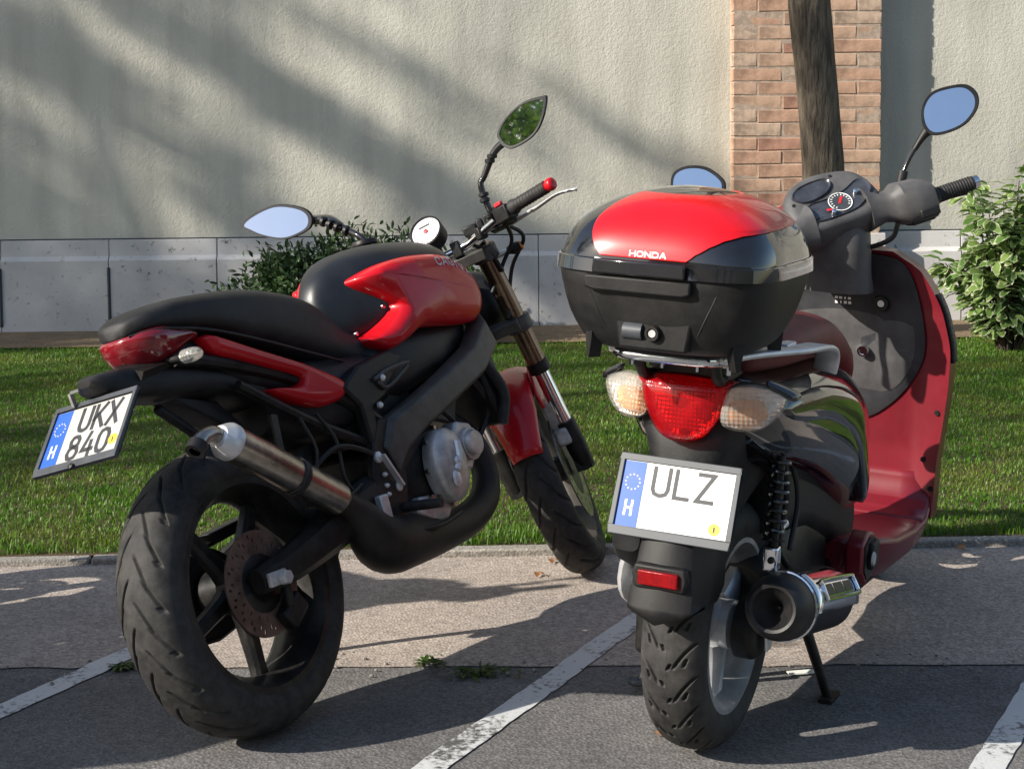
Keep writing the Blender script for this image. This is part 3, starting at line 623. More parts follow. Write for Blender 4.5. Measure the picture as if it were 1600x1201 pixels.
# air box, shock, battery and hoses packed under the seat
b = B().loft([sring(x, w_, z0, z1, 3.5) for x, w_, z0, z1 in ((.16, .07, .60, .78), (.24, .10, .56, .76), (.38, .12, .55, .74), (.52, .12, .58, .74), (.62, .10, .60, .74))]); b.build('air_box', 'matte_black', mc)
b = B().loft([sring(x, w_, z0, z1, 3) for x, w_, z0, z1 in ((.50, .10, .60, .76), (.62, .13, .59, .775), (.80, .135, .63, .775), (.95, .11, .68, .775), (1.02, .07, .72, .78))]); b.build('tank_underside', 'matte_black', mc)
b = B().tube([(.30, .0, .42), (.34, 0, .70)], .036, 14, 0); b.build('rear_shock', 'dark_metal', mc)
b = B().prism([(.345, .66), (.42, .70), (.55, .72), (.60, .70), (.50, .62), (.44, .60), (.43, .50), (.40, .50), (.395, .61)], (0, -.148, 0), (1, 0, 0), (0, 0, 1), (0, .03, 0)); b.build('side_cover', 'matte_black', mc, bevel=.006)
b = B().tube([(.46, -.152, .66), (.52, -.154, .675), (.61, -.155, .68), (.56, -.155, .655), (.50, -.153, .635), (.47, -.152, .655)], .005, 6, 3); b.build('cover_rim', 'frame_grey', mc)
for q, r in (([(.20, -.12, .62), (.21, -.135, .54), (.17, -.14, .47), (.19, -.135, .42)], .004), ([(.26, -.12, .62), (.28, -.14, .55), (.27, -.145, .47), (.30, -.14, .42)], .004), ([(.18, -.13, .50), (.26, -.15, .535), (.36, -.15, .51), (.42, -.145, .47)], .006), ([(.70, -.12, .58), (.78, -.13, .50), (.80, -.12, .42)], .006), ([(.86, -.06, .66), (.95, -.10, .60), (1.00, -.09, .52), (.95, -.06, .44)], .009)): B().tube(q, r, 6).build('hose', 'cable', mc)
b = B().box((.355, -.165, .375), (.03, .02, .06)); b.build('brake_reservoir', 'alu', mc, bevel=.004)
b = B().tube([(.455, -.15, .36), (.46, -.20, .355), (.465, -.245, .35)], [.012, .012, .011], 10, 3); b.build('foot_peg', 'rubber', mc)
b = B().tube([(.46, -.175, .30), (.54, -.18, .295), (.63, -.175, .305)], .007, 8); b.build('brake_pedal', 'dark_metal', mc)
b = B().tube([(.50, .11, .30), (.48, .20, .15), (.44, .285, -.075)], [.013, .012, .011], 10, 4); b.ell((.44, .29, -.078), (.045, .025, .012)); b.build('side_stand', 'dark_metal', mc)
# radiator
b = B().box((1.00, 0, .58), (.05, .24, .22), Matrix.Rotation(-.3, 3, 'Y')); b.build('radiator', 'matte_black', mc, bevel=.01)
b = B().tube([(.985, -.125, .63), (1.02, -.135, .55), (1.0, -.12, .47)], .016, 10, 5); b.build('radiator_hose', 'rubber', mc)
# tank
TS = [(.482, .010, .80, .855), (.490, .030, .77, .89), (.512, .048, .75, .925), (.553, .075, .74, .955), (.61, .115, .735, .978), (.70, .147, .73, .992), (.82, .157, .73, .990), (.93, .14, .735, .98), (1.02, .10, .76, .95), (1.06, .05, .80, .92)]
tk = xloft(TS, 2.5, 40, 6).build('fuel_tank', 'tank_black', mc)
txs = [q[0] for q in TS]
def tank_w(x, z):
    w_ = np.interp(x, txs, [q[1] for q in TS]); z0 = np.interp(x, txs, [q[2] for q in TS]); z1 = np.interp(x, txs, [q[3] for q in TS])
    zc, h = (z0+z1)/2, (z1-z0)/2; q = min(abs((z-zc)/h), .995) if z > zc else 0
    return w_*(1-q**2.5)**(1/2.5)
PO = [(.555, .900), (.573, .913), (.631, .928), (.712, .933), (.82, .929), (.90, .914), (.975, .876), (1.012, .838), (1.022, .797), (.99, .760), (.93, .743), (.782, .754), (.705, .757), (.637, .733), (.587, .720), (.558, .728), (.527, .755), (.551, .764), (.586, .779), (.626, .809), (.633, .83), (.611, .848), (.573, .877)]
PS_ = [[(.60, .900), (.70, .878), (.80, .852), (.92, .825)], [(.70, .83), (.655, .79), (.60, .75), (.565, .750)]]
PW = lambda x, z: np.interp(x, [.52, .555, .60, .65, .72, .85, .95, 1.03], [.085, .099, .122, .139, .150, .152, .146, .128])
for s in (-1, 1):
    fn = lambda p, d, s=s: Vector((p[0], s*(PW(*p)+.003+d-.5*max(0, p[1]-.935)), p[1]))
    po = PO if s < 0 else [(.73+(x-.73)*.22 if x < .73 else x, z+.050*max(0, min(1, (z-.89)/.03))) for x, z in PO]
    pb = inflate(po, PS_, fn, .034, .035, 10, 6); tp = pb.build('tank_panel', 'red_paint', mc, ang=60)
    if s < 0:
        bv = BVHTree.FromPolygons([tuple(v) for v in pb.v], pb.f)
        def onp(u_, v_):
            x, z = .80+u_, .897+v_-.9*max(0, u_-.05)**1.5*1.2-.06*u_
            h = bv.ray_cast(Vector((x, -.6, z)), Vector((0, 1, 0)))
            y = h[0].y if h[0] else -.16
            return (x, y-.0012, z)
        strokes('CAGIVA', .020, 1.6, .0048, .009, onp, .25).build('lettering', 'silver_text', tp, smooth=False)
for x, z in ((.548, .777), (.618, .826)): B().lathe([(0, .006), (.0055, .005), (.006, 0)], (x, -(tank_w(x, z)-.001), z), (0, -1, 0), 12).build('tank_bolt', 'chrome', mc)
b = B().lathe([(0, .012), (.03, .012), (.034, .006), (.034, 0)], (.78, 0, .998), (0, 0, 1), 28); b.build('fuel_cap', 'dark_metal', mc)
# seat
SS = [(-.178, .018, .870, .888), (-.168, .042, .864, .904), (-.13, .072, .868, .919), (-.07, .092, .860, .930), (.02, .106, .840, .934), (.15, .115, .800, .932), (.26, .115, .765, .918), (.35, .112, .738, .896), (.41, .107, .72, .866), (.46, .100, .708, .826), (.53, .095, .695, .782), (.60, .085, .69, .745), (.63, .06, .69, .725)]
st_ = xloft(SS, 3.0, 36, 5).build('seat', 'seat_black', mc)
b = B()
b.tube([(-.17, -.040, .868), (-.13, -.073, .870), (-.07, -.093, .862), (.02, -.107, .842), (.15, -.116, .802), (.26, -.116, .767), (.35, -.113, .740), (.46, -.10, .71)], .003, 6, 5); b.build('seat_piping', 'cable', st_)
# tail panels and lamp
for s in (-1, 1):
    SPO = [(-.007, .838), (.121, .788), (.247, .737), (.347, .691), (.382, .664), (.368, .642), (.32, .632), (.255, .638), (.127, .693), (.21, .688), (.236, .696), (.228, .712), (.143, .744), (.06, .775), (.003, .798)]
    fn = lambda p, d, s=s: Vector((p[0], s*(.098+d+.030*min(1, max(0, p[0]/.35))), p[1]))
    inflate(SPO, [[(.012, .818), (.13, .768), (.245, .722), (.33, .667)], [(.31, .662), (.24, .668), (.165, .688)]], fn, .018, .03, 6, 5).build('tail_panel', 'red_paint', mc, ang=60)
def tailfn(p, d):   # p = (angle-like lateral, z) wrapped round the tail
    a, z = p; rr = .070
    xx = -.097-rr*math.cos(a) if abs(a) < math.pi/2 else -.097+(abs(a)-math.pi/2)*.062
    yy = rr*math.sin(max(-math.pi/2, min(math.pi/2, a)))*(1+.12*max(0, abs(a)-1.57))
    if abs(a) < math.pi/2: nx, ny = -math.cos(a), math.sin(a)
    else: nx, ny = 0, math.copysign(1, a)
    k = max(0, .862-z)*.45
    return Vector((xx+nx*d+k, yy+ny*d-math.copysign(k*.35, yy), z))
TO = [(0, .874), (-.8, .877), (-1.5, .878), (-2.1, .866), (-2.75, .850), (-2.72, .838), (-2.3, .830), (-1.8, .817), (-1.2, .802), (-.6, .794), (0, .791), (.6, .794), (1.2, .802), (1.8, .817), (2.3, .830), (2.72, .838), (2.75, .850), (2.1, .866), (1.5, .878), (.8, .877)]
tl = inflate(TO, [[(-2.3, .848), (-1.2, .842), (0, .836), (1.2, .842), (2.3, .848)]], tailfn, .02, .03, 7, 5); tl.build('tail_light', 'tail_dark', mc, ang=70)
b = B().loft([sring(x, w_, z0, z1, 3) for x, w_, z0, z1 in ((-.12, .035, .80, .86), (-.09, .055, .785, .86), (-.0, .080, .76, .845), (.10, .09, .70, .80), (.24, .10, .66, .755), (.36, .10, .64, .72))]); b.build('tail_core', 'matte_black', mc)
uf = B().loft([sring(x, w_, z0, z1, 3.2, yc=0) for x, w_, z0, z1 in ((-.284, .018, .786, .800), (-.268, .036, .768, .808), (-.20, .055, .742, .812), (-.09, .068, .725, .808), (.03, .08, .71, .785), (.15, .085, .67, .745), (.26, .075, .63, .70))]); ufo = uf.build('rear_fender', 'matte_black', mc)
b = B().loft([[(x+dx, y, z) for dx, y, z in ((0, .0, .79-k), (0, -.060-k*.4, .785-k), (0, -.070-k*.4, .80-k), (0, .0, .826-k))] for x, k in ((-.19, .01), (-.10, .0), (-.05, .005))]); b.build('fender_brace', 'dark_metal', ufo)
b = B().prism([(-.09, .735), (.05, .70), (.12, .63), (.09, .615), (.04, .655), (-.05, .705)], (0, -.035, 0), (1, 0, 0), (0, 0, 1), (0, .07, 0)); b.tube([(-.10, .0, .715), (-.02, .0, .655), (.05, .0, .60)], .012, 8); b.build('undertray', 'matte_black', mc, bevel=.006)
for s in (-1, 1):
    sm = B().tube([(-.10, s*.06, .803), (-.105, s*.095, .80), (-.108, s*.115, .80)], [.009, .008, .010], 10, 3).build('indicator', 'matte_black', mc)
    B().loft([[(-.108+q*math.cos(a)*1.0, s*(.115+h), .80+q*math.sin(a)*.75) for a in np.linspace(0, 2*math.pi, 16, endpoint=False)] for q, h in ((.010, 0), (.020, .004), (.021, .022), (.017, .038), (.008, .046), (.001, .047))], False).build('lens', 'lens_clear', sm)
# number plate
u = Vector((0, -1, 0)); v = Vector((.12, 0, .136)).normalized(); n = u.cross(v)
pc = Vector((-.31, 0, .698))
b = B().bar((-.272, .055, .785), (-.268, .055, .758), .010, .006, (0, 1, 0)); b.bar((-.272, .055, .786), (-.24, .02, .79), .010, .006); b.box(pc+v*.02-n*.008, (.10, .09, .004), Matrix((u, v, n)).transposed()); b.build('plate_bracket', 'alu_dirty', mc)
number_plate(mc, pc+v*.002, u, v, n, .214, .134, [('UKX', .052, .86, .013, .026, .007), ('840', .052, .86, .014, .018, -.058)], 'grimy_plate', .0092, sticker=(.088, -.036, .012))
b = B().lathe([(0, .006), (.0065, .004), (.0075, 0)], pc+v*(-.082)+n*.008, n, 10); b.build('plate_bolt', 'dark_metal', mc)
# front end (turned with the steering)
def fork_p(z): return Vector((FX-.012+( .293-z)*math.tan(RAKE), 0, z))
for s in (-1, 1):
    y = Vector((0, s*.103, 0))
    fk = B().tube([fork_p(.575)+y, fork_p(.93)+y], [.0275, .0275], 24, 0).build('fork_leg', 'fork_gold', mc, tf=ST)
    B().tube([fork_p(.590)+y, fork_p(.56)+y], [.031, .031], 24, 0).build('fork_seal', 'dark_metal', fk, tf=ST)
    B().tube([fork_p(.57)+y, fork_p(.36)+y], [.0205, .0205], 20, 0).build('fork_slider', 'chrome', fk, tf=ST)
    fb = B().tube([fork_p(.41)+y, fork_p(.34)+y, fork_p(.27)+y], [.027, .029, .026], 14, 3); fb.box(Vector((FX, s*.10, .288)), (.065, .045, .05)); fb.build('fork_foot', 'dark_metal', fk, tf=ST, ang=30)
    ind = B().tube([fork_p(.885)+y*1.25, fork_p(.885)+y*1.62], [.008, .008], 10, 0).build('indicator', 'alu', mc, tf=ST)
    B().tube([fork_p(.885)+y*1.58, fork_p(.885)+y*1.75, fork_p(.885)+y*1.95], [.010, .016, .013], 14, 4).build('housing', 'matte_black', ind, tf=ST)
    B().tube([fork_p(.885)+y*1.95, fork_p(.885)+y*2.0, fork_p(.885)+y*2.04], [.013, .011, .003], 14, 3).build('lens', 'amber', ind, tf=ST)
b = B(); rings = []
for z, yw in ((.735, 1), (.695, 1)): pass
def yoke(z, nm, m):
    c = fork_p(z); b = B()
    for s in (-1, 1): b.tube([fork_p(z-.018)+Vector((0, s*.103, 0)), fork_p(z+.018)+Vector((0, s*.103, 0))], [.038, .038], 20, 0)
    b.bar(c+Vector((-.03, -.11, 0)), c+Vector((-.03, .11, 0)), .055, .03, SD); return b.build(nm, m, mc, tf=ST, bevel=.003)
yoke(.70, 'lower_yoke', 'frame_grey'); yoke(.905, 'upper_yoke', 'frame_grey')
B().tube([fork_p(.69)+Vector((-.035, 0, 0)), fork_p(.93)+Vector((-.035, 0, 0))], .022, 14, 0).build('steering_stem', 'dark_metal', mc, tf=ST)
b = B().box((FX-.045, -.080, .43), (.06, .045, .105), Matrix.Rotation(-.35, 3, 'Y')); b.box((FX-.06, -.082, .37), (.04, .04, .05)); b.box((FX-.03, -.098, .43), (.04, .02, .09), Matrix.Rotation(-.35, 3, 'Y')); b.build('front_caliper', 'alu_dirty', mc, tf=ST, bevel=.008)
# front mudguard: wraps the tyre
b = B(); rings = []
for a in np.linspace(R(60), R(168), 26):
    f = (math.degrees(a)-60)/108; wd = .064*(1-.35*max(0, f-.75)/.25)*(1-.25*max(0, .2-f)/.2); rr = .312; r_ = []
    for t in np.linspace(-1, 1, 13):
        q = t*1.25; rad = rr-.045*(1-math.cos(q)); r_.append((FX+rad*math.cos(a), wd*math.sin(q)/math.sin(1.25), .293+rad*math.sin(a)))
    rings.append(r_)
b.loft(rings, False, False); ff = b.build('front_mudguard', 'red_paint', mc, tf=ST, solid=.004, ang=70)
for s in (-1, 1):
    B().prism([(FX-.17, .50), (FX-.11, .575), (FX-.06, .60), (FX-.03, .52), (FX-.06, .47), (FX-.13, .46)], (0, s*.066, 0), (1, 0, 0), (0, 0, 1), (0, s*.01, 0)).build('mudguard_side', 'red_paint', ff, tf=ST, bevel=.004)
# horn / regulator block between radiator and fork
b = B().box((1.13, -.03, .60), (.045, .05, .20), Matrix.Rotation(-.2, 3, 'Y')); b.build('horn_bracket', 'frame_grey', mc, bevel=.006)
# head lamp
hl = B().lathe([(0, -.07), (.05, -.06), (.085, -.03), (.095, .0), (.097, .03)], fork_p(.80)+Vector((.09, 0, 0)), (1, 0, -.1), 32).build('headlight', 'matte_black', mc, tf=ST)
B().lathe([(.093, .028), (.07, .045), (.03, .055), (0, .057)], fork_p(.80)+Vector((.09, 0, 0)), (1, 0, -.1), 32).build('lens', 'lens_clear', hl, tf=ST)
# handlebar
BY = [0, .06, .11, .18, .25, .36, .44]; BXX = [1.10, 1.10, 1.082, 1.035, .975, .900, .845]; BZ = [.935, .937, .945, .958, .965, .968, .970]
def hp(s, y, dx=0., dz=0.): return Vector((float(np.interp(y, BY, BXX))+dx, s*y, float(np.interp(y, BY, BZ))+dz))
hb = B().tube([hp(-1, y) for y in (.355, .25, .18, .11, .06)]+[hp(1, y) for y in (0, .06, .11, .18, .25, .355)], .0115, 14, 6).build('handlebar', 'chrome', mc, tf=ST)
for s in (-1, 1):
    bd_ = (hp(s, .35)-hp(s, .26)).normalized(); rx = Matrix((Vector((bd_.y*s, -bd_.x*s, 0)).normalized(), bd_*s, Vector((0, 0, 1)))).transposed()
    g = B().tube([hp(s, .240), hp(s, .246), hp(s, .252), hp(s, .348)], [.021, .021, .0165, .0165], 18, 0).build('grip', 'rubber', mc, tf=ST)
    gr_ = B()
    for t in np.linspace(.256, .344, 10): gr_.lathe([(.0163, -.002), (.0178, 0), (.0163, .002)], hp(s, t), bd_, 16)
    gr_.build('grip_ribs', 'rubber', g, tf=ST)
    be = B(); be.tube([hp(s, y) for y in (.346, .353, .359, .366, .369)], [.012, .016, .0175, .0155, .008], 18, 3); be.build('bar_end', 'red_paint', g, tf=ST)
    sw = B().box(hp(s, .212), (.042, .050, .042), rx); sw.box(hp(s, .205, .03, -.01), (.05, .03, .03), rx); sw.box(hp(s, .20, 0, .025), (.02, .03, .014), rx); swo = sw.build('switch_box', 'matte_black', mc, tf=ST, bevel=.004)
    B().box(hp(s, .205, -.01, .030), (.012, .024, .010), rx).build('switch', 'needle_red', swo, tf=ST, bevel=.002)
    B().box(hp(s, .205, -.023, .004), (.006, .028, .02), rx).build('switch_plate', 'alu_dirty', swo, tf=ST, bevel=.002)
    B().tube([hp(s, .18, .03, -.012), hp(s, .21, .065, -.02), hp(s, .25, .075, -.022), hp(s, .30, .068, -.024), hp(s, .36, .062, -.022), hp(s, .405, .075, -.032), hp(s, .412, .080, -.034)], [.010, .009, .008, .0065, .0055, .0055, .007], 10, 5, sq=.8).build('lever', 'alu', mc, tf=ST)
    B().box(hp(s, .045), (.032, .026, .045)).build('bar_clamp', 'dark_metal', mc, tf=ST, bevel=.004)
    B().box(hp(s, .125), (.03, .02, .034), rx).build('cable_clamp', 'dark_metal', mc, tf=ST, bevel=.004)
b = B().box(hp(-1, .175, .035, -.002), (.06, .045, .04)); b.box(hp(-1, .165, .05, .022), (.05, .04, .028)); b.box(hp(-1, .10, .012, .025), (.03, .04, .028)); b.box(hp(-1, .13, .025, .02), (.02, .02, .04)); b.build('brake_master_cylinder', 'matte_black', mc, tf=ST, bevel=.005)
for k, q in enumerate(([hp(-1, .20, .03, -.02), (1.10, -.19, .90), (1.15, -.14, .86), (1.16, -.08, .80)], [hp(-1, .19, .04, -.01), (1.13, -.22, .90), (1.19, -.15, .84), (1.18, -.09, .72)], [hp(1, .20, .03, -.02), (1.12, .16, .90), (1.14, .06, .84)], [(1.12, -.12, .93), (1.16, -.03, .90), (1.15, .05, .88), (1.13, .02, .78)], [(1.10, -.09, .93), (1.12, -.12, .90), (1.15, -.13, .84)])):
    B().tube(q, .0055, 8).build('cable', 'cable', mc, tf=ST)
# speedometer
sc = Vector((1.080, .010, 1.012)); sn = Vector((-.84, .10, .52)).normalized()
sp = B().lathe([(0, -.05), (.03, -.05), (.044, -.04), (.047, 0), (.047, .006), (.043, .008), (.042, .002)], sc, sn, 32).build('speedometer', 'matte_black', mc, tf=ST)
B().lathe([(0, .003), (.043, .003)], sc, sn, 32).build('dial', 'dial_white', sp, tf=ST, smooth=False)
du = Vector((0, -1, 0)); dv = sn.cross(du).normalized()*-1; du = dv.cross(sn).normalized()
db = B()
for k in range(22):
    a = R(-130+k*12.4); r0 = .034 if k % 2 else .031; p = lambda r, t: sc+sn*.0036+du*r*math.sin(t)+dv*r*math.cos(t); db.add([p(r0, a-.025), p(r0, a+.025), p(.039, a+.025), p(.039, a-.025)], [(0, 1, 2, 3)])
q = lambda a, c_: sc+sn*.0036+du*a+dv*c_
db.add([q(-.016, -.021), q(.016, -.021), q(.016, -.015), q(-.016, -.015)], [(0, 1, 2, 3)]); db.build('dial_marks', 'plate_text', sp, tf=ST, smooth=False)
B().lathe([(0, .007), (.006, .006), (.007, .0036)], sc, sn, 14).build('needle_hub', 'needle_red', sp, tf=ST)
B().bar(sc-sn*.04, (1.10, 0, .925), .02, .012, (1, 0, 0)).build('speedometer_bracket', 'matte_black', sp, tf=ST)
# mirrors, positions as they stand (steering already in them)
RO = [(-.269, 1.203), (-.274, 1.181), (-.29, 1.161), (-.321, 1.15), (-.382, 1.163), (-.415, 1.197), (-.431, 1.247), (-.415, 1.257), (-.355, 1.26), (-.299, 1.236)]
mo = mirror(mc, RO, lambda y, z: 1.10+(z-1.2)*.42+(y+.35)*.07, .03, rim=.90)
B().tube([(1.11, -.20, .985), (1.10, -.19, 1.02), (1.095, -.187, 1.085), (1.10, -.202, 1.107), (1.105, -.246, 1.158), (1.112, -.285, 1.178)], [.010, .009, .009, .0085, .010, .012], 10, 6).build('stem', 'gloss_black', mo)
b = B()
for z, y in ((1.00, -.190), (1.045, -.187), (1.06, -.187), (1.14, -.228), (1.15, -.238)): B().lathe([(.009, -.006), (.0135, -.004), (.0135, .004), (.009, .006)], (1.09+(z-1)*.09, y, z), (0, -.25 if z > 1.1 else 0, 1), 14).build('stem_collar', 'matte_black', mo)
LO = [(.478, 1.171), (.445, 1.191), (.386, 1.199), (.322, 1.173), (.294, 1.143), (.296, 1.112), (.328, 1.099), (.37, 1.1), (.423, 1.125), (.456, 1.149)]
mo = mirror(mc, LO, lambda y, z: .95+(z-1.15)*.40+(y-.38)*-.46, .03, rim=.90)
B().tube([(.955, .115, .965), (.95, .112, 1.015), (.948, .128, 1.043), (.958, .175, 1.075), (.97, .20, 1.094), (.99, .24, 1.117), (1.01, .30, 1.13)], [.009, .009, .009, .010, .012, .013, .014], 10, 6).build('stem', 'gloss_black', mo)
b = B()
for t in (.165, .19, .21, .23): B().lathe([(.009, -.006), (.0145, -.004), (.0145, .004), (.009, .006)], (.95, t, 1.043+(t-.128)*.66), (0, 1, .65), 14).build('stem_collar', 'matte_black', mo)
# ------------------------------------------------------------ scooter
sk = root_at('scooter', .3865, 3.5081, .4501, -.0511, .004)
tag(sk, 'wine red and black scooter carrying a top case, plate ULZ', 'scooter')
rw = rim_build('rear_wheel', 0, .256, .172, .058, 3, R(150), 'rim_silver', sk, spw=(.075, .050), hub=.05, hubw=.06, spy=-.012)
tyre_mesh('tyre', [(0, .256), (.02, .2545), (.04, .248), (.055, .236), (.0635, .222), (.066, .207), (.063, .192), (.057, .176), (.053, .172)], 0, .256, scoot_tread, 900, 131, 'tyre', rw)
SKM = Matrix.Rotation(R(43), 3, Vector((-math.sin(R(27)), 0, math.cos(R(27))))); SKA = Vector((.80, 0, .95)); SS_ = lambda p: SKA+SKM @ (Vector(p)-SKA)
FXs = 1.42; SWM = Matrix.Rotation(R(20), 3, 'Z'); SW = lambda p: Vector((1.36, 0, 0))+SWM @ (Vector(p)-Vector((1.36, 0, 0)))
fw = rim_build('front_wheel', FXs, .262, .172, .045, 3, R(80), 'rim_silver', sk, tf=SW, spw=(.06, .04), hub=.04)
tyre_mesh('tyre', [(0, .262), (.015, .2605), (.03, .255), (.043, .244), (.051, .228), (.052, .21), (.047, .19), (.042, .172)], FXs, .262, scoot_tread, 420, 51, 'tyre', fw, tf=SW)
disc_build('brake_disc', FXs, .262, .05, .11, .055, 'steel', fw, tf=SW)
# engine and gear case

b = B().loft([sring(x, w_, z0, z1, 4) for x, w_, z0, z1 in ((.10, .085, .20, .36), (.16, .10, .17, .42), (.30, .11, .16, .46), (.45, .11, .17, .44), (.55, .09, .20, .36))])
b.loft([[(x, .085+y*.05, z) for y, z in ((0, z0), (1, z0), (1, z1), (0, z1))] for x, z0, z1 in ((-.08, .19, .30), (.0, .16, .34), (.30, .17, .38), (.50, .20, .36))]); eng = b.build('engine', 'dark_metal', sk, bevel=.012)
b = B().lathe([(.0, .03), (.05, .028), (.062, .015), (.062, -.02)], (0, -.085, .256), (0, -1, 0), 26); b.box((.09, -.10, .256), (.16, .035, .07)); b.build('brake_plate', 'dark_metal', eng, bevel=.006)
b = B().prism([(-.04, .30), (-.025, .22), (.005, .22), (.02, .30), (-.005, .345)], (0, -.125, 0), (1, 0, 0), (0, 0, 1), (0, -.006, 0)); b.build('hub_bracket', 'alu', eng, bevel=.002)
b = B().ell((.02, .16, .34), (.12, .03, .075)); b.build('air_cleaner', 'alu', sk)
b = B().loft([sring(x, w_, z0, z1, 3.5, yc=.13) for x, w_, z0, z1 in ((-.16, .03, .42, .50), (-.13, .04, .39, .53), (-.02, .045, .34, .55), (.10, .04, .38, .54))]); b.build('air_box', 'matte_black', sk)
# muffler
A0, A1 = Vector((-.145, -.178, .352)), Vector((.285, -.170, .262)); ad = (A1-A0).normalized(); Ls = (A1-A0).length
mf = B().lathe([(0.0528, .012), (0.0616, .016), (0.0647, .04), (0.0656, .07), (0.0656, Ls-.06), (0.0581, Ls-.02), (.03, Ls+.02)], A0, ad, 40).build('muffler', 'matte_black', sk)
B().lathe([(.0, .030), (.009, .024), (.014, .016), (.030, -.004), (.037, -.014), (.040, -.020), (.046, -.022), (0.0510, -.016), (0.0598, -.002), (0.0642, .018), (0.0653, .04)], A0, ad, 40).build('end_cap', 'matte_black', mf)
B().lathe([(.0, .0), (.0125, .0), (.0125, -.004), (.0095, -.004), (.009, .02)], A0+ad*.03+Vector((0, 0, -.012)), ad, 18).build('outlet', 'cable', mf)
B().lathe([(0.0660, .0), (0.0691, .001), (0.0691, .015), (0.0660, .016)], A0+ad*.052, ad, 40).build('chrome_band', 'chrome', mf)
hs_ = B(); rings = []
e1 = Vector((0, -1, 0)); e2 = ad.cross(e1).normalized()*-1
if e2.z < 0: e2 = -e2
for h in np.linspace(0.0616, .40, 12):
    k = 1-.35*max(0, (h-.30)/.1); rings.append([A0+ad*h+(e1*math.cos(t)+e2*math.sin(t))*.0716 for t in np.linspace(R(-2), R(72)*k, 10)])
hs_.loft(rings, False, False); hso = hs_.build('heat_shield', 'chrome', mf, solid=.0025)
fr_ = B()
for hs0, hs1 in ((.12, .225), (.235, .33)): pass
pth = lambda h, t: A0+ad*h+(e1*math.cos(R(t))+e2*math.sin(R(t)))*.0768
fr_.tube([pth(.115, 16), pth(.375, 16), pth(.385, 22), pth(.385, 40), pth(.375, 46), pth(.135, 46), pth(.115, 38), pth(.115, 16)], .0042, 8, 4); fr_.build('shield_rim', 'chrome', mf)
sl_ = B(); 
for h0, h1 in ((.13, .20), (.21, .285), (.295, .365)):
    sl_.loft([[A0+ad*h+(e1*math.cos(R(t))+e2*math.sin(R(t)))*.0735 for t in (22, 31, 40)] for h in np.linspace(h0, h1, 4)], False, False)
sl_.build('shield_slots', 'cable', mf)
b = B().tube([A1, A1+Vector((.08, .03, -.02)), A1+Vector((.18, .10, .0)), A1+Vector((.20, .14, .05))], .018, 12, 5); b.build('exhaust_pipe', 'dark_metal', mf)
# shock absorber
P0, P1 = Vector((-.015, -.135, .63)), Vector((-.058, -.140, .415))
hel = [P0+(P1-P0)*(.04+.74*t)+Vector((.019*math.cos(t*2*math.pi*8.5), .019*math.sin(t*2*math.pi*8.5), 0)) for t in np.linspace(0, 1, 150)]
so_ = B().tube([P0, P1], .010, 12, 0).build('shock_absorber', 'dark_metal', sk)
B().tube(hel, .0042, 8, 0).build('spring', 'gloss_black', so_)
b = B().tube([P1+(P0-P1)*.20, P1+(P0-P1)*.19], .024, 18, 0); b.tube([P0, P0+(P0-P1)*.06], .024, 18, 0); b.build('spring_seat', 'dark_metal', so_)
b = B().box(P1+Vector((0, 0, .008)), (.030, .030, .05)); b.build('lower_mount', 'chrome', so_, bevel=.005)
B().lathe([(0, .004), (.006, .004), (.007, 0)], P1+Vector((-.017, -.003, .008)), (-1, 0, 0), 10).build('mount_bolt', 'dark_metal', so_)
b = B().ell((.02, -.14, .475), (.012, .008, .009)); b.tube([(.02, -.14, .475), (-.01, -.145, .472)], .004, 6, 0); b.build('valve_cap', 'alu', sk)
b = B().tube([(.02, -.13, .62), (.06, -.13, .52), (.05, -.12, .42), (.12, -.12, .36)], .007, 8); b.build('hose', 'cable', sk); B().tube([(.10, -.12, .60), (.14, -.13, .50), (.10, -.13, .40)], .006, 8).build('hose', 'cable', sk)
# rear cover behind the plate, inner fender
b = B(); rings = []
for z, xr, xf, w_ in ((.745, -.185, .10, .125), (.70, -.205, .12, .118), (.65, -.215, .14, .098), (.60, -.222, .16, .082), (.55, -.232, .18, .072), (.50, -.245, .0, .066), (.46, -.255, -.05, .062)):
    xc, hx = (xr+xf)/2, (xf-xr)/2; rings.append([(xc+sgnpow(math.cos(t), .5)*hx, sgnpow(math.sin(t), .5)*w_, z) for t in np.linspace(0, 2*math.pi, 32, endpoint=False)])
b.loft(rings); b.build('tail_cover', 'matte_black', sk, ang=50)
b = B(); rings = []
for z, xc, wc, xs, ws in ((.518, -.262, .046, -.17, .070), (.48, -.277, .049, -.17, .074), (.43, -.293, .054, -.165, .078), (.39, -.303, .060, -.17, .079), (.365, -.309, .061, -.20, .077), (.348, -.313, .060, -.225, .074)):
    rings.append([(xs, ws, z+.03*(z < .36)), ((xs+xc)/2, (ws+wc)/2+.006, z+.018*(z < .36)), (xc+.004, wc, z+.010*(z < .36)), (xc-.004, wc-.012, z+.006*(z < .36)), (xc-.010, 0, z-.012*(z < .36)), (xc-.004, -wc+.012, z+.006*(z < .36)), (xc+.004, -wc, z+.010*(z < .36)), ((xs+xc)/2, -(ws+wc)/2-.006, z+.018*(z < .36)), (xs, -ws, z+.03*(z < .36))])
b.loft(rings, False, False); rf = b.build('rear_mudguard', 'case_black', sk, solid=.006, ang=30)
b = B().prism([(-.050, .447), (.050, .447), (.056, .425), (.050, .400), (-.050, .400), (-.056, .425)], (-.292, 0, 0), (0, 1, 0), (0, 0, 1), (-.022, 0, 0)); b.build('reflector_seat', 'case_black', rf, bevel=.005)
B().box((-.318, 0, .424), (.010, .080, .028)).build('reflector', 'tail_red', rf, bevel=.003)
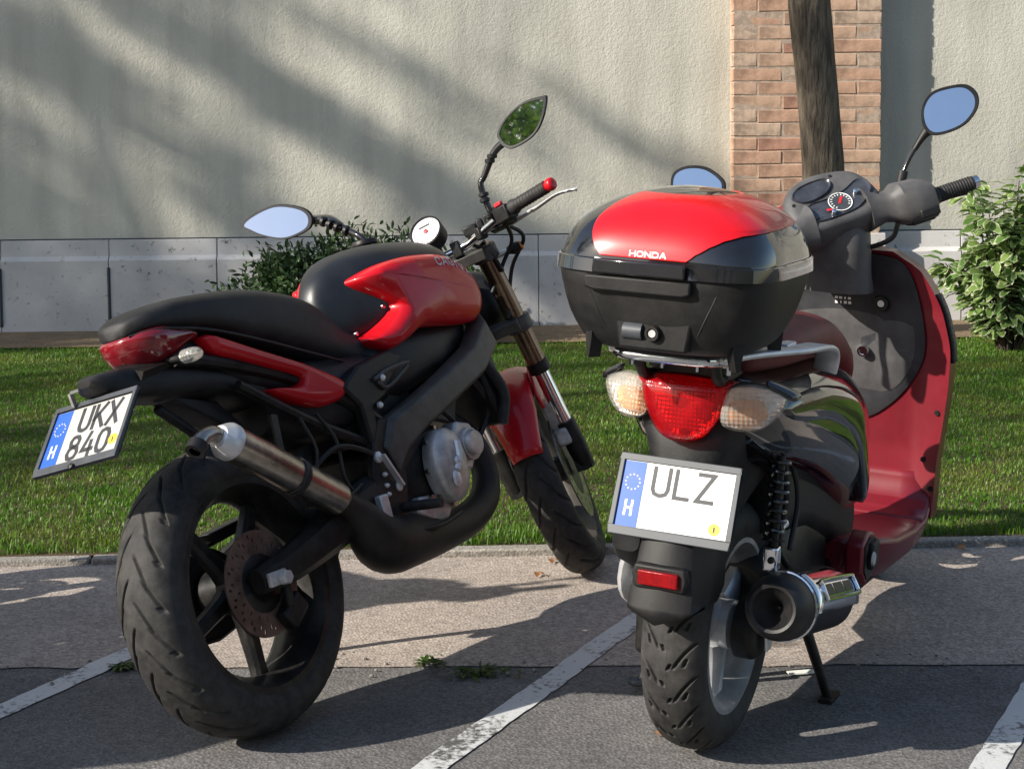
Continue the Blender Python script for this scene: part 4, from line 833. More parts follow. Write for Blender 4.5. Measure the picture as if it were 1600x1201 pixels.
# bodywork
BS = [(-.195, .07, .695, .775), (-.15, .125, .655, .80), (-.06, .160, .60, .80), (.08, .180, .555, .795), (.24, .190, .50, .785), (.40, .192, .43, .765), (.53, .178, .36, .72), (.61, .150, .335, .64), (.655, .10, .34, .56)]
bd = xloft(BS, 2.7, 40, 5).build('rear_body', 'gloss_black', sk)
for s in (-1, 1):
    b = inflate([(-.10, .735), (.08, .745), (.26, .72), (.42, .66), (.52, .56), (.545, .45), (.50, .42), (.42, .52), (.30, .61), (.14, .665), (-.02, .69)], [[(-.05, .715), (.14, .705), (.32, .65), (.44, .57), (.51, .47)]],
                lambda p, d, s=s: Vector((p[0], s*(np.interp(p[0], [q[0] for q in BS], [q[1] for q in BS])*.97+d), p[1])), .012, .03, 6, 5); b.build('side_panel', 'gloss_black', sk, ang=60)
b = B().loft([sring(x, w_, z0, z1, 4) for x, w_, z0, z1 in ((.10, .10, .42, .60), (.3, .12, .38, .6), (.5, .13, .30, .55), (.62, .13, .27, .45))]); b.build('inner_body', 'matte_black', sk)
b = B()
for q in ((-.12, .10, .755, .85), ): pass
seat = xloft([(-.13, .06, .79, .842), (-.11, .10, .785, .858), (.0, .138, .78, .872), (.14, .150, .775, .878), (.28, .150, .765, .872), (.38, .143, .745, .845), (.47, .135, .725, .806), (.55, .125, .695, .765), (.62, .105, .65, .715), (.665, .06, .61, .66)], 2.9, 36, 5).build('seat', 'seat_wine', sk)
b = B().tube([(.18, -.10, .868), (.19, 0, .884), (.18, .10, .868)], .003, 6, 6); b.build('seat_seam', 'cable', seat)
# rack
rk = B()
for s in (-1, 1):
    P = [(.158, s*.166, .768), (.152, s*.172, .798), (.122, s*.176, .820), (.06, s*.176, .833), (-.03, s*.165, .838), (-.12, s*.135, .842), (-.22, s*.110, .847), (-.33, s*.088, .851)]
    Q = cr_spline(P, 6); rings = []
    for i, p in enumerate(Q):
        t = Vector(Q[min(i+1, len(Q)-1)]-Q[max(i-1, 0)]).normalized(); sd = Vector((0, 1, 0)); nn = t.cross(sd).normalized(); wd = .026; p = Vector(p); sd = nn.cross(t)
        rings.append([p+sd*wd*a+nn*.006*c for a, c in ((-1, -.6), (-.8, -1), (.8, -1), (1, -.6), (1, .6), (.8, 1), (-.8, 1), (-1, .6))])
    rk.loft(rings)
rk.box((-.17, 0, .846), (.035, .25, .012)); rk.box((-.03, 0, .843), (.06, .30, .012)); rack = rk.build('luggage_rack', 'alu', sk, bevel=.003, ang=50)
b = B().tube([(-.29, .10, .842), (-.345, .088, .850), (-.365, .06, .852), (-.368, 0, .852), (-.365, -.06, .852), (-.345, -.088, .850), (-.29, -.10, .842)], .0115, 10, 5); b.build('rear_rail', 'chrome', rack)
for y in (.09, .03, -.04, -.10): B().tube([(-.27, y, .845), (-.27, y, .815)], .006, 8, 0).build('rack_bolt', 'chrome', rack)
b = B().box((-.10, 0, .815), (.22, .16, .055)); b.tube([(-.28, .075, .84), (-.25, .075, .80), (-.2, .07, .79)], .012, 8); b.tube([(-.28, -.075, .84), (-.25, -.075, .80), (-.2, -.07, .79)], .012, 8); b.build('rack_mount', 'dark_metal', rack, bevel=.01)
# lamps
def lampx(y): return -.238+2.0*y*y
def lampfn(p, d): return Vector((lampx(p[0])-d+max(0, .70-p[1])*.25, p[0], p[1]))
TLO = [(.088, .782), (.092, .792), (0, .800), (-.092, .792), (-.088, .782), (-.078, .735), (-.050, .688), (-.025, .672), (0, .669), (.025, .672), (.050, .688), (.078, .735)]
TLS = [[(-.045, .76), (0, .745), (.045, .76)], [(0, .745), (0, .70)]]
tlo = inflate(TLO, TLS, lampfn, .022, .03, 7, 5).build('tail_light', 'tail_red', sk, ang=60)
inflate([(p[0]*.97, .745+(p[1]-.745)*.95) for p in TLO], TLS, lambda p, d: lampfn(p, -.012-d), .018, .0, 6, 5).build('reflector', 'reflector', tlo, ang=60)
B().ell((-.243, -.004, .748), (.014, .012, .012)).build('bulb', 'tail_dark', tlo)
for s in (-1, 1):
    ILO = [(s*.086, .778), (s*.115, .786), (s*.148, .782), (s*.182, .764), (s*.172, .732), (s*.148, .706), (s*.116, .700), (s*.082, .708), (s*.074, .735)]; ILS = [[(s*.105, .745), (s*.15, .748)]]
    io = inflate(ILO, ILS, lampfn, .020, .03, 6, 5).build('indicator', 'lens_clear', sk, ang=60)
    inflate([(s*.13+(p[0]-s*.13)*.95, .743+(p[1]-.743)*.95) for p in ILO], ILS, lambda p, d: lampfn(p, -.010-d), .014, .0, 5, 5).build('reflector', 'reflector', io, ang=60)
    inflate([(s*.092, .756), (s*.145, .756), (s*.150, .722), (s*.116, .710), (s*.090, .718)], [[(s*.108, .735), (s*.135, .737)]], lambda p, d: lampfn(p, d-.004), .010, .006, 4, 4).build('bulb_cover', 'lens_amber', io, ang=60)
    b = inflate([(s*.150, .796), (s*.182, .781), (s*.200, .768), (s*.196, .757), (s*.178, .764), (s*.152, .782)], [[(s*.165, .781), (s*.190, .764)]], lambda p, d: Vector((lampx(p[0])+.012-d, p[0], p[1])), .008, .02, 4, 4); b.build('lamp_trim', 'gloss_black', io)
# plate
u = Vector((0, -1, 0)); v = Vector((.06, 0, .145)).normalized(); n = u.cross(v)
number_plate(sk, Vector((-.256, -.004, .562)), u, v, n, .226, .128, [('ULZ', .051, 1.0, .014, .012, .004)], 'white_plate', .0078, sticker=(.086, -.044, .0115))
B().box((-.222, 0, .555), (.03, .12, .08)).build('plate_bracket', 'matte_black', sk)
# stand
b = B().tube([(.33, -.10, .19), (.345, -.13, .10), (.362, -.158, .012)], [.013, .012, .011], 10, 3); b.tube([(.33, .10, .19), (.31, .15, .10), (.29, .19, .012)], [.013, .012, .011], 10, 3); b.tube([(.33, -.10, .17), (.33, .10, .17)], .012, 10, 0)
b.box((.365, -.162, .008), (.07, .03, .012)); b.box((.285, .20, .008), (.07, .03, .012)); b.build('centre_stand', 'dark_metal', sk)
b = B().tube([(.26, .13, .15), (.245, .20, .06), (.238, .235, .012)], .011, 10, 3); b.ell((.236, .243, .008), (.02, .022, .012)); b.build('side_stand', 'plate_frame', sk)
# foot board
b = B(); rings = []
for x, w_, zt in ((.50, .15, .33), (.58, .205, .325), (.70, .222, .302), (.84, .232, .292), (.93, .236, .300), (.985, .236, .345)):
    zb = zt-.075; rings.append([(x, -w_, zt-.01), (x, -w_+.015, zt), (x, w_-.015, zt), (x, w_, zt-.01), (x, w_*.93, zt-.06), (x, w_*.7, zb-.04), (x, -w_*.7, zb-.04), (x, -w_*.93, zt-.06)])
b.loft(rings); b.build('foot_board', 'wine_paint', sk, ang=35, bevel=.006)
b = B().loft([sring(x, w_, z0, z1, 4) for x, w_, z0, z1 in ((.50, .12, .19, .29), (.62, .165, .17, .27), (.80, .17, .17, .26), (.96, .15, .19, .28), (1.05, .09, .22, .32))]); b.build('belly_cover', 'matte_black', sk)
fp = B().prism([(.415, .345), (.47, .365), (.53, .35), (.548, .30), (.52, .255), (.455, .245), (.42, .275)], (0, -.165, 0), (1, 0, 0), (0, 0, 1), (0, -.04, 0)).build('peg_housing', 'wine_paint', sk, bevel=.006)
B().prism([(.43, .338), (.47, .352), (.52, .342), (.535, .30), (.512, .266), (.458, .258), (.432, .282)], (0, -.20, 0), (1, 0, 0), (0, 0, 1), (0, -.008, 0)).build('peg_well', 'cable', fp)
b = B().box((.487, -.212, .31), (.055, .014, .06)); b.build('foot_peg', 'rubber', fp, bevel=.005)
B().lathe([(0, .005), (.014, .004), (.016, 0)], (.458, -.2185, .308), (0, -1, 0), 16).build('peg_bolt', 'alu_dirty', fp)
# leg shield
def shx(y, z):
    return np.interp(z, [.28, .34, .45, .60, .72, .82, .92, .98], [.965, .985, .985, .965, .945, .915, .865, .82])-.55*max(0, abs(y)-.17)**1.0*.6
SH = [(.955, .10), (.945, .165), (.90, .205), (.82, .245), (.72, .268), (.62, .264), (.52, .252), (.44, .240), (.38, .238), (.30, .237)]
zs = np.linspace(.29, .955, 46); rings = []
hwf = lambda z: np.interp(z, [q[0] for q in SH[::-1]], [q[1] for q in SH[::-1]])
def smooth_hw(z): return sum(hwf(z+d) for d in np.linspace(-.03, .03, 9))/9
b = B()
for z in zs:
    W = smooth_hw(z); r_ = []
    for t in np.linspace(-1, 1, 25): r_.append((shx(t*W, z)+.010, t*W, z))
    for t in np.linspace(1, -1, 25): r_.append((shx(t*W, z)+.012+.050+.16*(1-t*t)*(.6+.4*math.sin((z-.29)/.66*math.pi)), t*W*1.01, z))
    rings.append(r_)
b.loft(rings); ls = b.build('leg_shield', 'wine_paint', sk, ang=60)
GO = [(0, .945), (-.10, .943), (-.150, .928), (-.178, .875), (-.196, .79), (-.202, .72), (-.19, .665), (-.155, .605), (-.11, .555), (-.06, .52), (0, .505), (.06, .52), (.11, .555), (.155, .605), (.19, .665), (.202, .72), (.196, .79), (.178, .875), (.150, .928), (.10, .943)]
gfn = lambda p, d: Vector((shx(p[0], p[1])-d+.004, p[0], p[1]))
inflate(GO, [[(0, .86), (0, .62)], [(-.12, .80), (.12, .80)], [(-.12, .70), (.12, .70)]], gfn, .012, .02, 8, 5).build('inner_panel', 'dark_grey', sk, ang=60)
gl = inflate([(0, .815), (-.11, .80), (-.168, .775), (-.176, .70), (-.155, .64), (-.12, .600), (-.05, .585), (0, .583), (.05, .585), (.12, .60), (.155, .64), (.176, .70), (.168, .775), (.11, .80)], [[(-.10, .70), (.10, .70)]], lambda p, d: gfn(p, d+.009), .008, .012, 5, 5).build('glove_box_lid', 'grey_plastic', sk, ang=60)
b = B().lathe([(0, .012), (.008, .012), (.0085, .016), (.013, .016), (.015, .010), (.015, 0)], (shx(-.052, .694)-.014, -.052, .694), (-1, 0, 0), 20); b.build('glove_box_lock', 'chrome', gl)
b = B().lathe([(.0, .006), (.010, .006), (.011, .014), (.018, .014), (.020, .008), (.021, 0)], (shx(-.097, .82)-.008, -.097, .82), (-1, 0, 0), 22); b.build('ignition_lock', 'dark_metal', sk)
B().lathe([(0, .0125), (.0085, .0125), (.009, .006)], (shx(-.097, .82)-.008, -.097, .82), (-1, 0, 0), 14).build('lock_face', 'alu', sk)
stk = B()
for i in range(3):
    for j in range(4):
        y0, z0 = .020-j*.011, .838-i*.012
        stk.box((shx(y0, z0)-.0105, y0-.004, z0), (.001, .0075 if (i+j) % 3 else .004, .0075 if i else .005))
stk.build('warning_label', 'white_text', sk, smooth=False)
b = B()
for y, z in ((-.205, .43), (-.228, .36), (-.238, .555)): b.lathe([(0, .004), (.006, .004), (.0075, 0)], (shx(y, z)+.009, y, z), (-1, 0, 0), 12)
b.build('shield_screws', 'dark_metal', sk)
for s in (-1, 1):
    pts = [(.845, .226), (.80, .245), (.74, .258), (.70, .258)]
    b = B(); rings = []
    for z in np.linspace(.685, .855, 14):
        W = smooth_hw(z); rings.append([(shx(W, z)+.018, s*(W+.003), z), (shx(W, z)+.052, s*(W*1.008+.004), z)])
    b.loft(rings, False, False); iv = b.build('air_inlet', 'cable', sk, solid=.006)
    b = B()
    for z in np.linspace(.70, .84, 9): W = smooth_hw(z); b.box((shx(W, z)+.036, s*(W*1.006+.0055), z), (.030, .003, .004))
    b.build('inlet_slats', 'dark_grey', iv)
# floor riser that joins shield and board
b = B(); rings = []
for f in np.linspace(0, 1, 9):
    a = f*math.pi/2; x = .90+.095*math.sin(a); z = .295+.10*(1-math.cos(a)); rings.append([(x, -.228, z), (x, -.15, z), (x, 0, z), (x, .15, z), (x, .228, z)])
b.loft(rings, False, False); b.build('floor_riser', 'wine_paint', sk, solid=.008, ang=70)
# front mudguard and fork
b = B(); rings = []
for a in np.linspace(R(20), R(165), 24):
    r_ = []
    for t in np.linspace(-1, 1, 11): q = t*1.3; rad = .285-.05*(1-math.cos(q)); r_.append((FXs+rad*math.cos(a), .068*math.sin(q)/math.sin(1.3), .262+rad*math.sin(a)))
    rings.append(r_)
b.loft(rings, False, False); b.build('front_mudguard', 'wine_paint', sk, solid=.004, ang=70, tf=SW)
for s in (-1, 1): B().tube([(FXs, s*.075, .262), (FXs-.10, s*.075, .52), (FXs-.16, s*.05, .68)], .016, 12, 3).build('fork_leg', 'dark_metal', sk)
b = B().loft([sring(x, w_, z0, z1, 2.6) for x, w_, z0, z1 in ((1.0, .22, .40, .92), (1.10, .19, .46, .90), (1.20, .13, .52, .84), (1.26, .05, .60, .76))]); b.build('nose_cowl', 'wine_paint', sk)
# steering column and handlebar cover
b = B(); rings = []
for z, xc, hx, w_ in ((.855, .815, .075, .082), (.90, .80, .072, .077), (.95, .785, .070, .078), (1.0, .775, .066, .076), (1.025, .77, .055, .062)):
    rings.append([(xc+sgnpow(math.cos(t), .75)*hx, -.012+sgnpow(math.sin(t), .75)*w_, z) for t in np.linspace(0, 2*math.pi, 32, endpoint=False)])
b.loft(rings); b.build('column_cover', 'grey_plastic', sk, ang=60)
CN = Vector((-.72, 0, .69)).normalized(); CU = Vector((0, -1, 0)); CV = CN.cross(CU)*-1
if CV.z < 0: CV = -CV
CC = Vector((.725, .0, 1.082))
CP = lambda a, c, d=0.: SS_(CC+CU*a+CV*c+CN*d)
CNs = SKM @ CN
oc = [(q[0]*1.12, q[1]*1.12) for q in [(-.105, -.030), (-.09, -.055), (-.05, -.068), (.05, -.068), (.09, -.055), (.105, -.02), (.098, .03), (.075, .062), (.02, .078), (-.04, .076), (-.085, .045)]]
OC = cr_spline(oc, 5, True); b = B(); rings = []
for sc_, d in ((.55, -.002), (.80, .000), (.93, -.004), (1.0, -.014), (1.04, -.035), (1.02, -.065), (.9, -.095), (.6, -.12)): rings.append([CP(p[0]*sc_, p[1]*sc_, d) for p in OC])
b.loft(rings, True); hc = b.build('handlebar_cover', 'grey_plastic', sk, ang=50)
DS = 1.15
def dialp(pts, nm, m, d, par): 
    O = cr_spline([(p[0]*DS, p[1]*DS) for p in pts], 5, True); c = np.mean(O, 0); q = B(); q.loft([[CP(*(c+(p-c)*k), e) for p in O] for k, e in ((1.10, d-.004), (1.06, d+.003), (1.0, d+.001), (.97, d-.001), (.4, d-.001))], False); nn = len(O); q.f.append(tuple(len(q.v)-nn+k for k in range(nn))); return q.build(nm, m, par, ang=50)
big = dialp([(-.072, -.022), (-.058, -.046), (-.01, -.050), (.04, -.042), (.078, -.014), (.084, .012), (.066, .022), (.03, .006), (-.01, -.002), (-.05, -.004)], 'gauge_window', 'dial_dark', .002, hc)
sml = dialp([(-.072, .026), (-.052, .008), (-.01, .014), (.012, .032), (.008, .050), (-.025, .052), (-.058, .044)], 'fuel_gauge', 'dial_dark', .002, hc)
b = B().lathe([(.0, .0), (.0275, .0)], CP(.012, -.022, .0035), CNs, 30); b.build('dial', 'plate_frame', big, smooth=False)
b = B().lathe([(.0265, .0), (.0285, .0006), (.0290, 0)], CP(.012, -.022, .0037), CNs, 36)
for k in range(14): a = R(-130+20*k); pp = lambda r, t: CP(.012+r*math.sin(t), -.022+r*math.cos(t), .0042); b.add([pp(.019, a-.05), pp(.019, a+.05), pp(.024, a+.05), pp(.024, a-.05)], [(0, 1, 2, 3)])
b.build('dial_marks', 'white_text', big, smooth=False)
b = B(); b.add([CP(.004, -.026, .0046), CP(.010, -.028, .0046), CP(.026, -.008, .0046), (CP(.016, -.010, .0046))], [(0, 1, 2, 3)]); b.add([CP(-.03, -.038, .0046), CP(-.015, -.040, .0046), CP(-.015, -.034, .0046), CP(-.03, -.032, .0046)], [(0, 1, 2, 3)]); b.build('dial_red', 'needle_red', big, smooth=False)
for a, c in ((-.018, -.048), (.058, -.010)): B().tube([CP(a, c, 0), CP(a, c, .012), CP(a, c, .014)], [.006, .006, .003], 12, 0).build('trip_knob', 'chrome', hc)
b = B()
for a, c in ((-.092, .012), (.030, .064), (-.088, -.02)): b.lathe([(0, .002), (.004, .002), (.005, 0)], CP(a, c, -.001), CNs, 10)
b.build('cover_screws', 'cable', hc)
# cowl lip round the back of the gauges
for s in (-1, 1):
    pd = B(); rings = []
    for y, xc, zc, rx, rz in ((.07, .74, 1.03, .060, .055), (.110, .725, 1.022, .040, .036), (.135, .715, 1.020, .042, .040), (.150, .708, 1.020, .052, .052), (.195, .703, 1.016, .051, .053), (.226, .70, 1.012, .046, .048), (.236, .70, 1.013, .030, .032)):
        rings.append([(xc+sgnpow(math.cos(t), .7)*rx, s*y, zc+sgnpow(math.sin(t), .7)*rz) for t in np.linspace(0, 2*math.pi, 24, endpoint=False)])
    pd.loft(rings); pdo = pd.build('switch_pod', 'grey_plastic', sk, ang=45, tf=SS_)
    b = B().box((.66, s*.20, .985), (.02, .05, .022)); b.box((.70, s*.19, .972), (.05, .06, .02)); b.build('switch', 'cable', pdo, bevel=.004, tf=SS_)
    gr = B().tube([(.70, s*.234, 1.013), (.70, s*.242, 1.013), (.70, s*.250, 1.013), (.70, s*.345, 1.013)], [.026, .026, .0175, .017], 18, 0).build('grip', 'rubber', sk, tf=SS_)
    gb = B()
    for t in np.linspace(.05, .95, 12): c0 = Vector((.70, s*(.252+.09*t), 1.013)); gb.lathe([(.0172, -.002), (.0186, 0), (.0172, .002)], c0, (0, s*1, 0), 16)
    gb.build('grip_ribs', 'rubber', gr, tf=SS_)
    B().tube([(.70, s*.344, 1.013), (.70, s*.35, 1.013), (.70, s*.358, 1.013), (.70, s*.36, 1.013)], [.0165, .0165, .0165, .013], 18, 0).build('bar_end', 'chrome', gr, tf=SS_)
    B().tube([(.74, s*.15, .995), (.765, s*.18, .99), (.765, s*.25, .99), (.755, s*.31, .992), (.755, s*.35, .99)], [.008, .008, .007, .006, .007], 10, 5).build('lever', 'matte_black', sk, tf=SS_)
b = B().tube([(.80, -.15, 1.03), (.80, -.14, .995), (.80, -.11, .975), (.80, -.07, .96)], .006, 8); b.build('cable_loop', 'cable', sk)
b = B().loft([sring(x, w_, z0, z1, 2.6) for x, w_, z0, z1 in ((.78, .15, 1.0, 1.08), (.83, .14, .97, 1.10), (.89, .10, .95, 1.08), (.93, .05, .96, 1.03))]); b.build('front_cowl', 'wine_paint', sk, tf=SS_)
RO = [(-.185, 1.262), (-.176, 1.301), (-.191, 1.338), (-.232, 1.356), (-.267, 1.359), (-.293, 1.339), (-.298, 1.306), (-.278, 1.269), (-.242, 1.247), (-.207, 1.241)]
mo = mirror(sk, RO, lambda y, z: .87+(z-1.3)*.48-(y+.22)*.25, .035, rim=.91)
B().tube([(.845, -.138, 1.09), (.847, -.140, 1.13), (.85, -.144, 1.148), (.858, -.153, 1.178), (.868, -.167, 1.209)], [.006, .006, .0055, .0055, .0055], 10, 5).build('stem', 'gloss_black', mo)
b = B().tube([(.865, -.163, 1.202), (.872, -.178, 1.232), (.882, -.196, 1.260)], [.009, .012, .022], 12, 4, sq=.8); b.build('stem_sleeve', 'matte_black', mo); B().tube([(.846, -.139, 1.118), (.85, -.143, 1.150)], .012, 12, 0).build('stem_nut', 'matte_black', mo)
LO = [(.33, 1.103), (.328, 1.13), (.302, 1.145), (.262, 1.145), (.227, 1.128), (.208, 1.107), (.211, 1.073), (.243, 1.049), (.286, 1.05), (.317, 1.071)]
mo = mirror(sk, LO, lambda y, z: .545+(z-1.09)*.48-(y-.27)*.25, .035, rim=.91)
B().tube([(.60, .12, .95), (.59, .14, 1.0), (.585, .19, 1.04), (.575, .24, 1.06)], .006, 8, 4).build('stem', 'gloss_black', mo)
# ---------------- top case
TCX = -.252
CPR = [(.866, .150, .152), (.880, .166, .168), (.92, .186, .190), (.97, .197, .204), (1.012, .203, .211), (1.0175, .203, .211), (1.018, .199, .208), (1.036, .198, .207), (1.062, .192, .201), (1.087, .180, .188), (1.109, .161, .166), (1.128, .134, .137), (1.143, .100, .101), (1.153, .060, .060), (1.158, .015, .015)]
CD = np.array(cr_spline(CPR, 8))
def caser(z, off=0.): return np.interp(z, CD[:, 0], CD[:, 1])+off, np.interp(z, CD[:, 0], CD[:, 2])+off
def casep(t, z, off=0.):
    a, b_ = caser(z, off); lean = (z-.85)*.06; ee = np.interp(z, [.87, 1.03, 1.10, 1.158], [3.2, 4.2, 3.4, 2.3])
    return Vector((TCX+lean-sgnpow(math.cos(t), 2/ee)*a, -sgnpow(math.sin(t), 2/ee)*b_, z))
TT = [t for t in np.linspace(-math.pi, math.pi, 97)[:-1]]
b = B().loft([[casep(t, z) for t in TT] for z in (.866, .872, .88, .89, .905, .925, .95, .98, 1.0, 1.017)]); tc_ = b.build('top_case', 'case_black', sk, ang=50)
zl = list(np.linspace(1.0185, 1.14, 22))+[1.145, 1.149, 1.152, 1.1545, 1.1565, 1.158]
b = B().loft([[casep(t, z) for t in TT] for z in zl]); b.build('lid', 'gloss_black', tc_, ang=60)
b = B().loft([[casep(t, z, o_) for t in TT] for z, o_ in ((1.006, .003), (1.007, .006), (1.017, .007), (1.030, .006), (1.032, .002))], False); b.build('rim_band', 'gloss_black', tc_, ang=50)
# red panel on the lid: spans rear and sweeps round to the right
b = B(); rings = []
for f in np.linspace(0, 1, 60):
    z = 1.037+(1.1475-1.037)*f
    tl_ = -.19-.55*f**.9; tr = np.interp(f, [0, .12, .25, .36, .44, .49, .53, .60, 1], [.10, .17, .30, .48, .75, 1.25, 1.95, 2.35, 2.8])
    tt = np.linspace(tl_, tr, 140)
    sgn = [math.atan2(sgnpow(math.sin(t), 2.0), sgnpow(math.cos(t), 2.0)) if False else t for t in tt]
    rings.append([casep(t, z, .0028) for t in sgn])
b.loft(rings, False, False); rp = b.build('red_panel', 'case_red', tc_, ang=70, solid=.002)
bv = BVHTree.FromPolygons([tuple(v) for v in b.v], b.f)
def onr(u_, v_):
    y, z = .0365-u_, 1.041+v_; h = bv.ray_cast(Vector((-1, y, z)), Vector((1, 0, 0))); return ((h[0].x if h[0] else -.45)-.0022, y, z)
strokes('HONDA', .0085, 2.0, .0026, .0042, onr).build('lettering', 'white_text', rp, smooth=False)
B().prism([(.10, 1.008), (.10, 1.034), (-.075, 1.034), (-.075, 1.008)], (TCX-.2, 0, 0), (0, 1, 0), (0, 0, 1), (-.012, 0, 0)).build('handle_bar', 'gloss_black', tc_, bevel=.003)
B().prism([(.118, .980), (.118, 1.003), (-.085, 1.003), (-.085, .980), (-.07, .975), (.10, .975)], (TCX-.188, 0, 0), (0, 1, 0), (0, 0, 1), (-.016, 0, 0)).build('handle_recess', 'case_black', tc_, bevel=.004)
b = B().prism([(.07, .965), (.055, .872), (-.075, .872), (-.09, .965)], (TCX-.150, 0, 0), (0, 1, 0), (0, 0, 1), (-.031, 0, 0)); b.build('latch_panel', 'case_black', tc_, bevel=.006)
b = B().lathe([(.0, .036), (.016, .036), (.016, 0), (0, 0)], (TCX-.176, .045, .905), (0, -1, 0), 18); b.build('latch', 'plate_frame', tc_)
b = B().lathe([(.0, .006), (.008, .006), (.009, .011), (.013, .011), (.015, .006), (.016, 0)], (TCX-.181, -.012, .905), (-1, 0, 0), 22); b.build('lock', 'dark_metal', tc_)
B().lathe([(0, .0085), (.007, .0085), (.0078, .006)], (TCX-.181, -.012, .905), (-1, 0, 0), 14).build('lock_face', 'alu', tc_)
for t, z in ((-.62, .885), (.95, .882), (-1.5, .945), (2.2, .885)):
    p = casep(t, z); dn = Vector((p.x-TCX, p.y, 0)).normalized(); tn = Vector((-dn.y, dn.x, 0))
    b = B(); b.loft([[p+tn*q*w_-dn*.02+Vector((0, 0, dz)) if k else p+tn*q*w_+dn*.004+Vector((0, 0, dz)) for q, k in ((-1, 0), (1, 0), (1, 1), (-1, 1))] for w_, dz in ((.013, .015), (.012, -.004), (.003, -.042))]); b.build('case_foot', 'case_black', tc_, ang=30)
for yy in (.083, -.098):
    B().tube([casep(math.asin(-yy/.2*.8), .98, -.001), casep(math.asin(-yy/.19*.62), .92, -.001), casep(math.asin(-yy/.17*.5), .874, -.001)], .002, 6, 4).build('case_seam', 'cable', tc_)
# ------------------------------------------------------------ vegetation
def leaf_mat(name, c1, c2, tl=.35, edge=None):
    m = bpy.data.materials.new(name); m.use_nodes = True; n = m.node_tree; L = n.links.new; p = n.nodes['Principled BSDF']
    g = nd(n, 'ShaderNodeNewGeometry'); r = nd(n, 'ShaderNodeValToRGB'); r.color_ramp.elements[0].color = (*c2, 1); r.color_ramp.elements[1].color = (*c1, 1)
    L(g.outputs['Random Per Island'], r.inputs[0]); out = r.outputs[0]
    if edge:
        uv = nd(n, 'ShaderNodeTexCoord'); sx = nd(n, 'ShaderNodeSeparateXYZ'); L(uv.outputs['UV'], sx.inputs[0])
        nz = nd(n, 'ShaderNodeTexNoise'); nz.inputs['Scale'].default_value = 40; L(uv.outputs['Object'], nz.inputs['Vector'])
        s = nd(n, 'ShaderNodeMath', operation='MULTIPLY_ADD'); s.inputs[1].default_value = .7; L(nz.outputs['Fac'], s.inputs[0]); L(sx.outputs[0], s.inputs[2])
        k = nd(n, 'ShaderNodeMapRange'); k.inputs[1].default_value = .95; k.inputs[2].default_value = 1.1; L(s.outputs[0], k.inputs[0])
        mx = nd(n, 'ShaderNodeMix', data_type='RGBA'); mx.inputs[7].default_value = (*edge, 1); L(k.outputs[0], mx.inputs[0]); L(out, mx.inputs[6]); out = mx.outputs[2]
    L(out, p.inputs['Base Color']); p.inputs['Roughness'].default_value = .45; p.inputs['Specular IOR Level'].default_value = .35
    t = nd(n, 'ShaderNodeBsdfTranslucent'); L(out, t.inputs['Color']); ms = nd(n, 'ShaderNodeMixShader'); ms.inputs[0].default_value = tl
    L(p.outputs[0], ms.inputs[1]); L(t.outputs[0], ms.inputs[2]); L(ms.outputs[0], n.nodes['Material Output'].inputs[0]); MT[name] = m
leaf_mat('grass_blade', (.13, .255, .022), (.055, .15, .013), .4)
gn_ = MT['grass_blade'].node_tree; gp = gn_.nodes['Principled BSDF']
gsrc = gp.inputs['Base Color'].links[0].from_socket; gt = nd(gn_, 'ShaderNodeTexCoord'); gz = nd(gn_, 'ShaderNodeTexNoise'); gz.inputs['Scale'].default_value = 2.2; gz.inputs['Detail'].default_value = 6; gz.inputs['Roughness'].default_value = .7
gn_.links.new(gt.outputs['Object'], gz.inputs['Vector']); gr2 = nd(gn_, 'ShaderNodeMapRange'); gr2.inputs[1].default_value = .48; gr2.inputs[2].default_value = .72; gr2.inputs[4].default_value = .75; gn_.links.new(gz.outputs['Fac'], gr2.inputs[0])
gm = nd(gn_, 'ShaderNodeMix', data_type='RGBA'); gm.inputs[7].default_value = (.22, .22, .045, 1); gn_.links.new(gr2.outputs[0], gm.inputs[0]); gn_.links.new(gsrc, gm.inputs[6])
for q in list(gsrc.links):
    if q.to_node != gm: gn_.links.new(gm.outputs[2], q.to_socket)
leaf_mat('yew_leaf', (.045, .085, .024), (.012, .032, .010), .2)
leaf_mat('dogwood_leaf', (.25, .36, .10), (.11, .23, .05), .4, edge=(.66, .67, .48))
leaf_mat('tree_leaf', (.11, .18, .03), (.05, .10, .018), .3)
leaf_mat('weed_leaf', (.07, .13, .02), (.035, .08, .014), .3)
leaf_mat('dry_leaf', (.42, .17, .05), (.22, .10, .04), .15)
defm('bark', (.20, .165, .125), .9, col2=(.075, .062, .050), scale=14, bump=1., bscale=34, spec=.15)
bn = MT['bark'].node_tree; btc = [q for q in bn.nodes if q.type == 'TEX_COORD'][0]; bmp = nd(bn, 'ShaderNodeMapping'); bmp.inputs['Scale'].default_value = (2.2, 2.2, .45); bn.links.new(btc.outputs['Object'], bmp.inputs['Vector'])
for q in bn.nodes:
    if q.type == 'TEX_NOISE': bn.links.new(bmp.outputs[0], q.inputs['Vector'])
    if q.type == 'BUMP': q.inputs['Distance'].default_value = .02
defm('bark_limb', (.10, .08, .06), .9, var=.2, scale=20, bump=.5)
defm('twig', (.045, .032, .022), .85, var=.2)
defm('litter', (.75, .76, .70), .6)
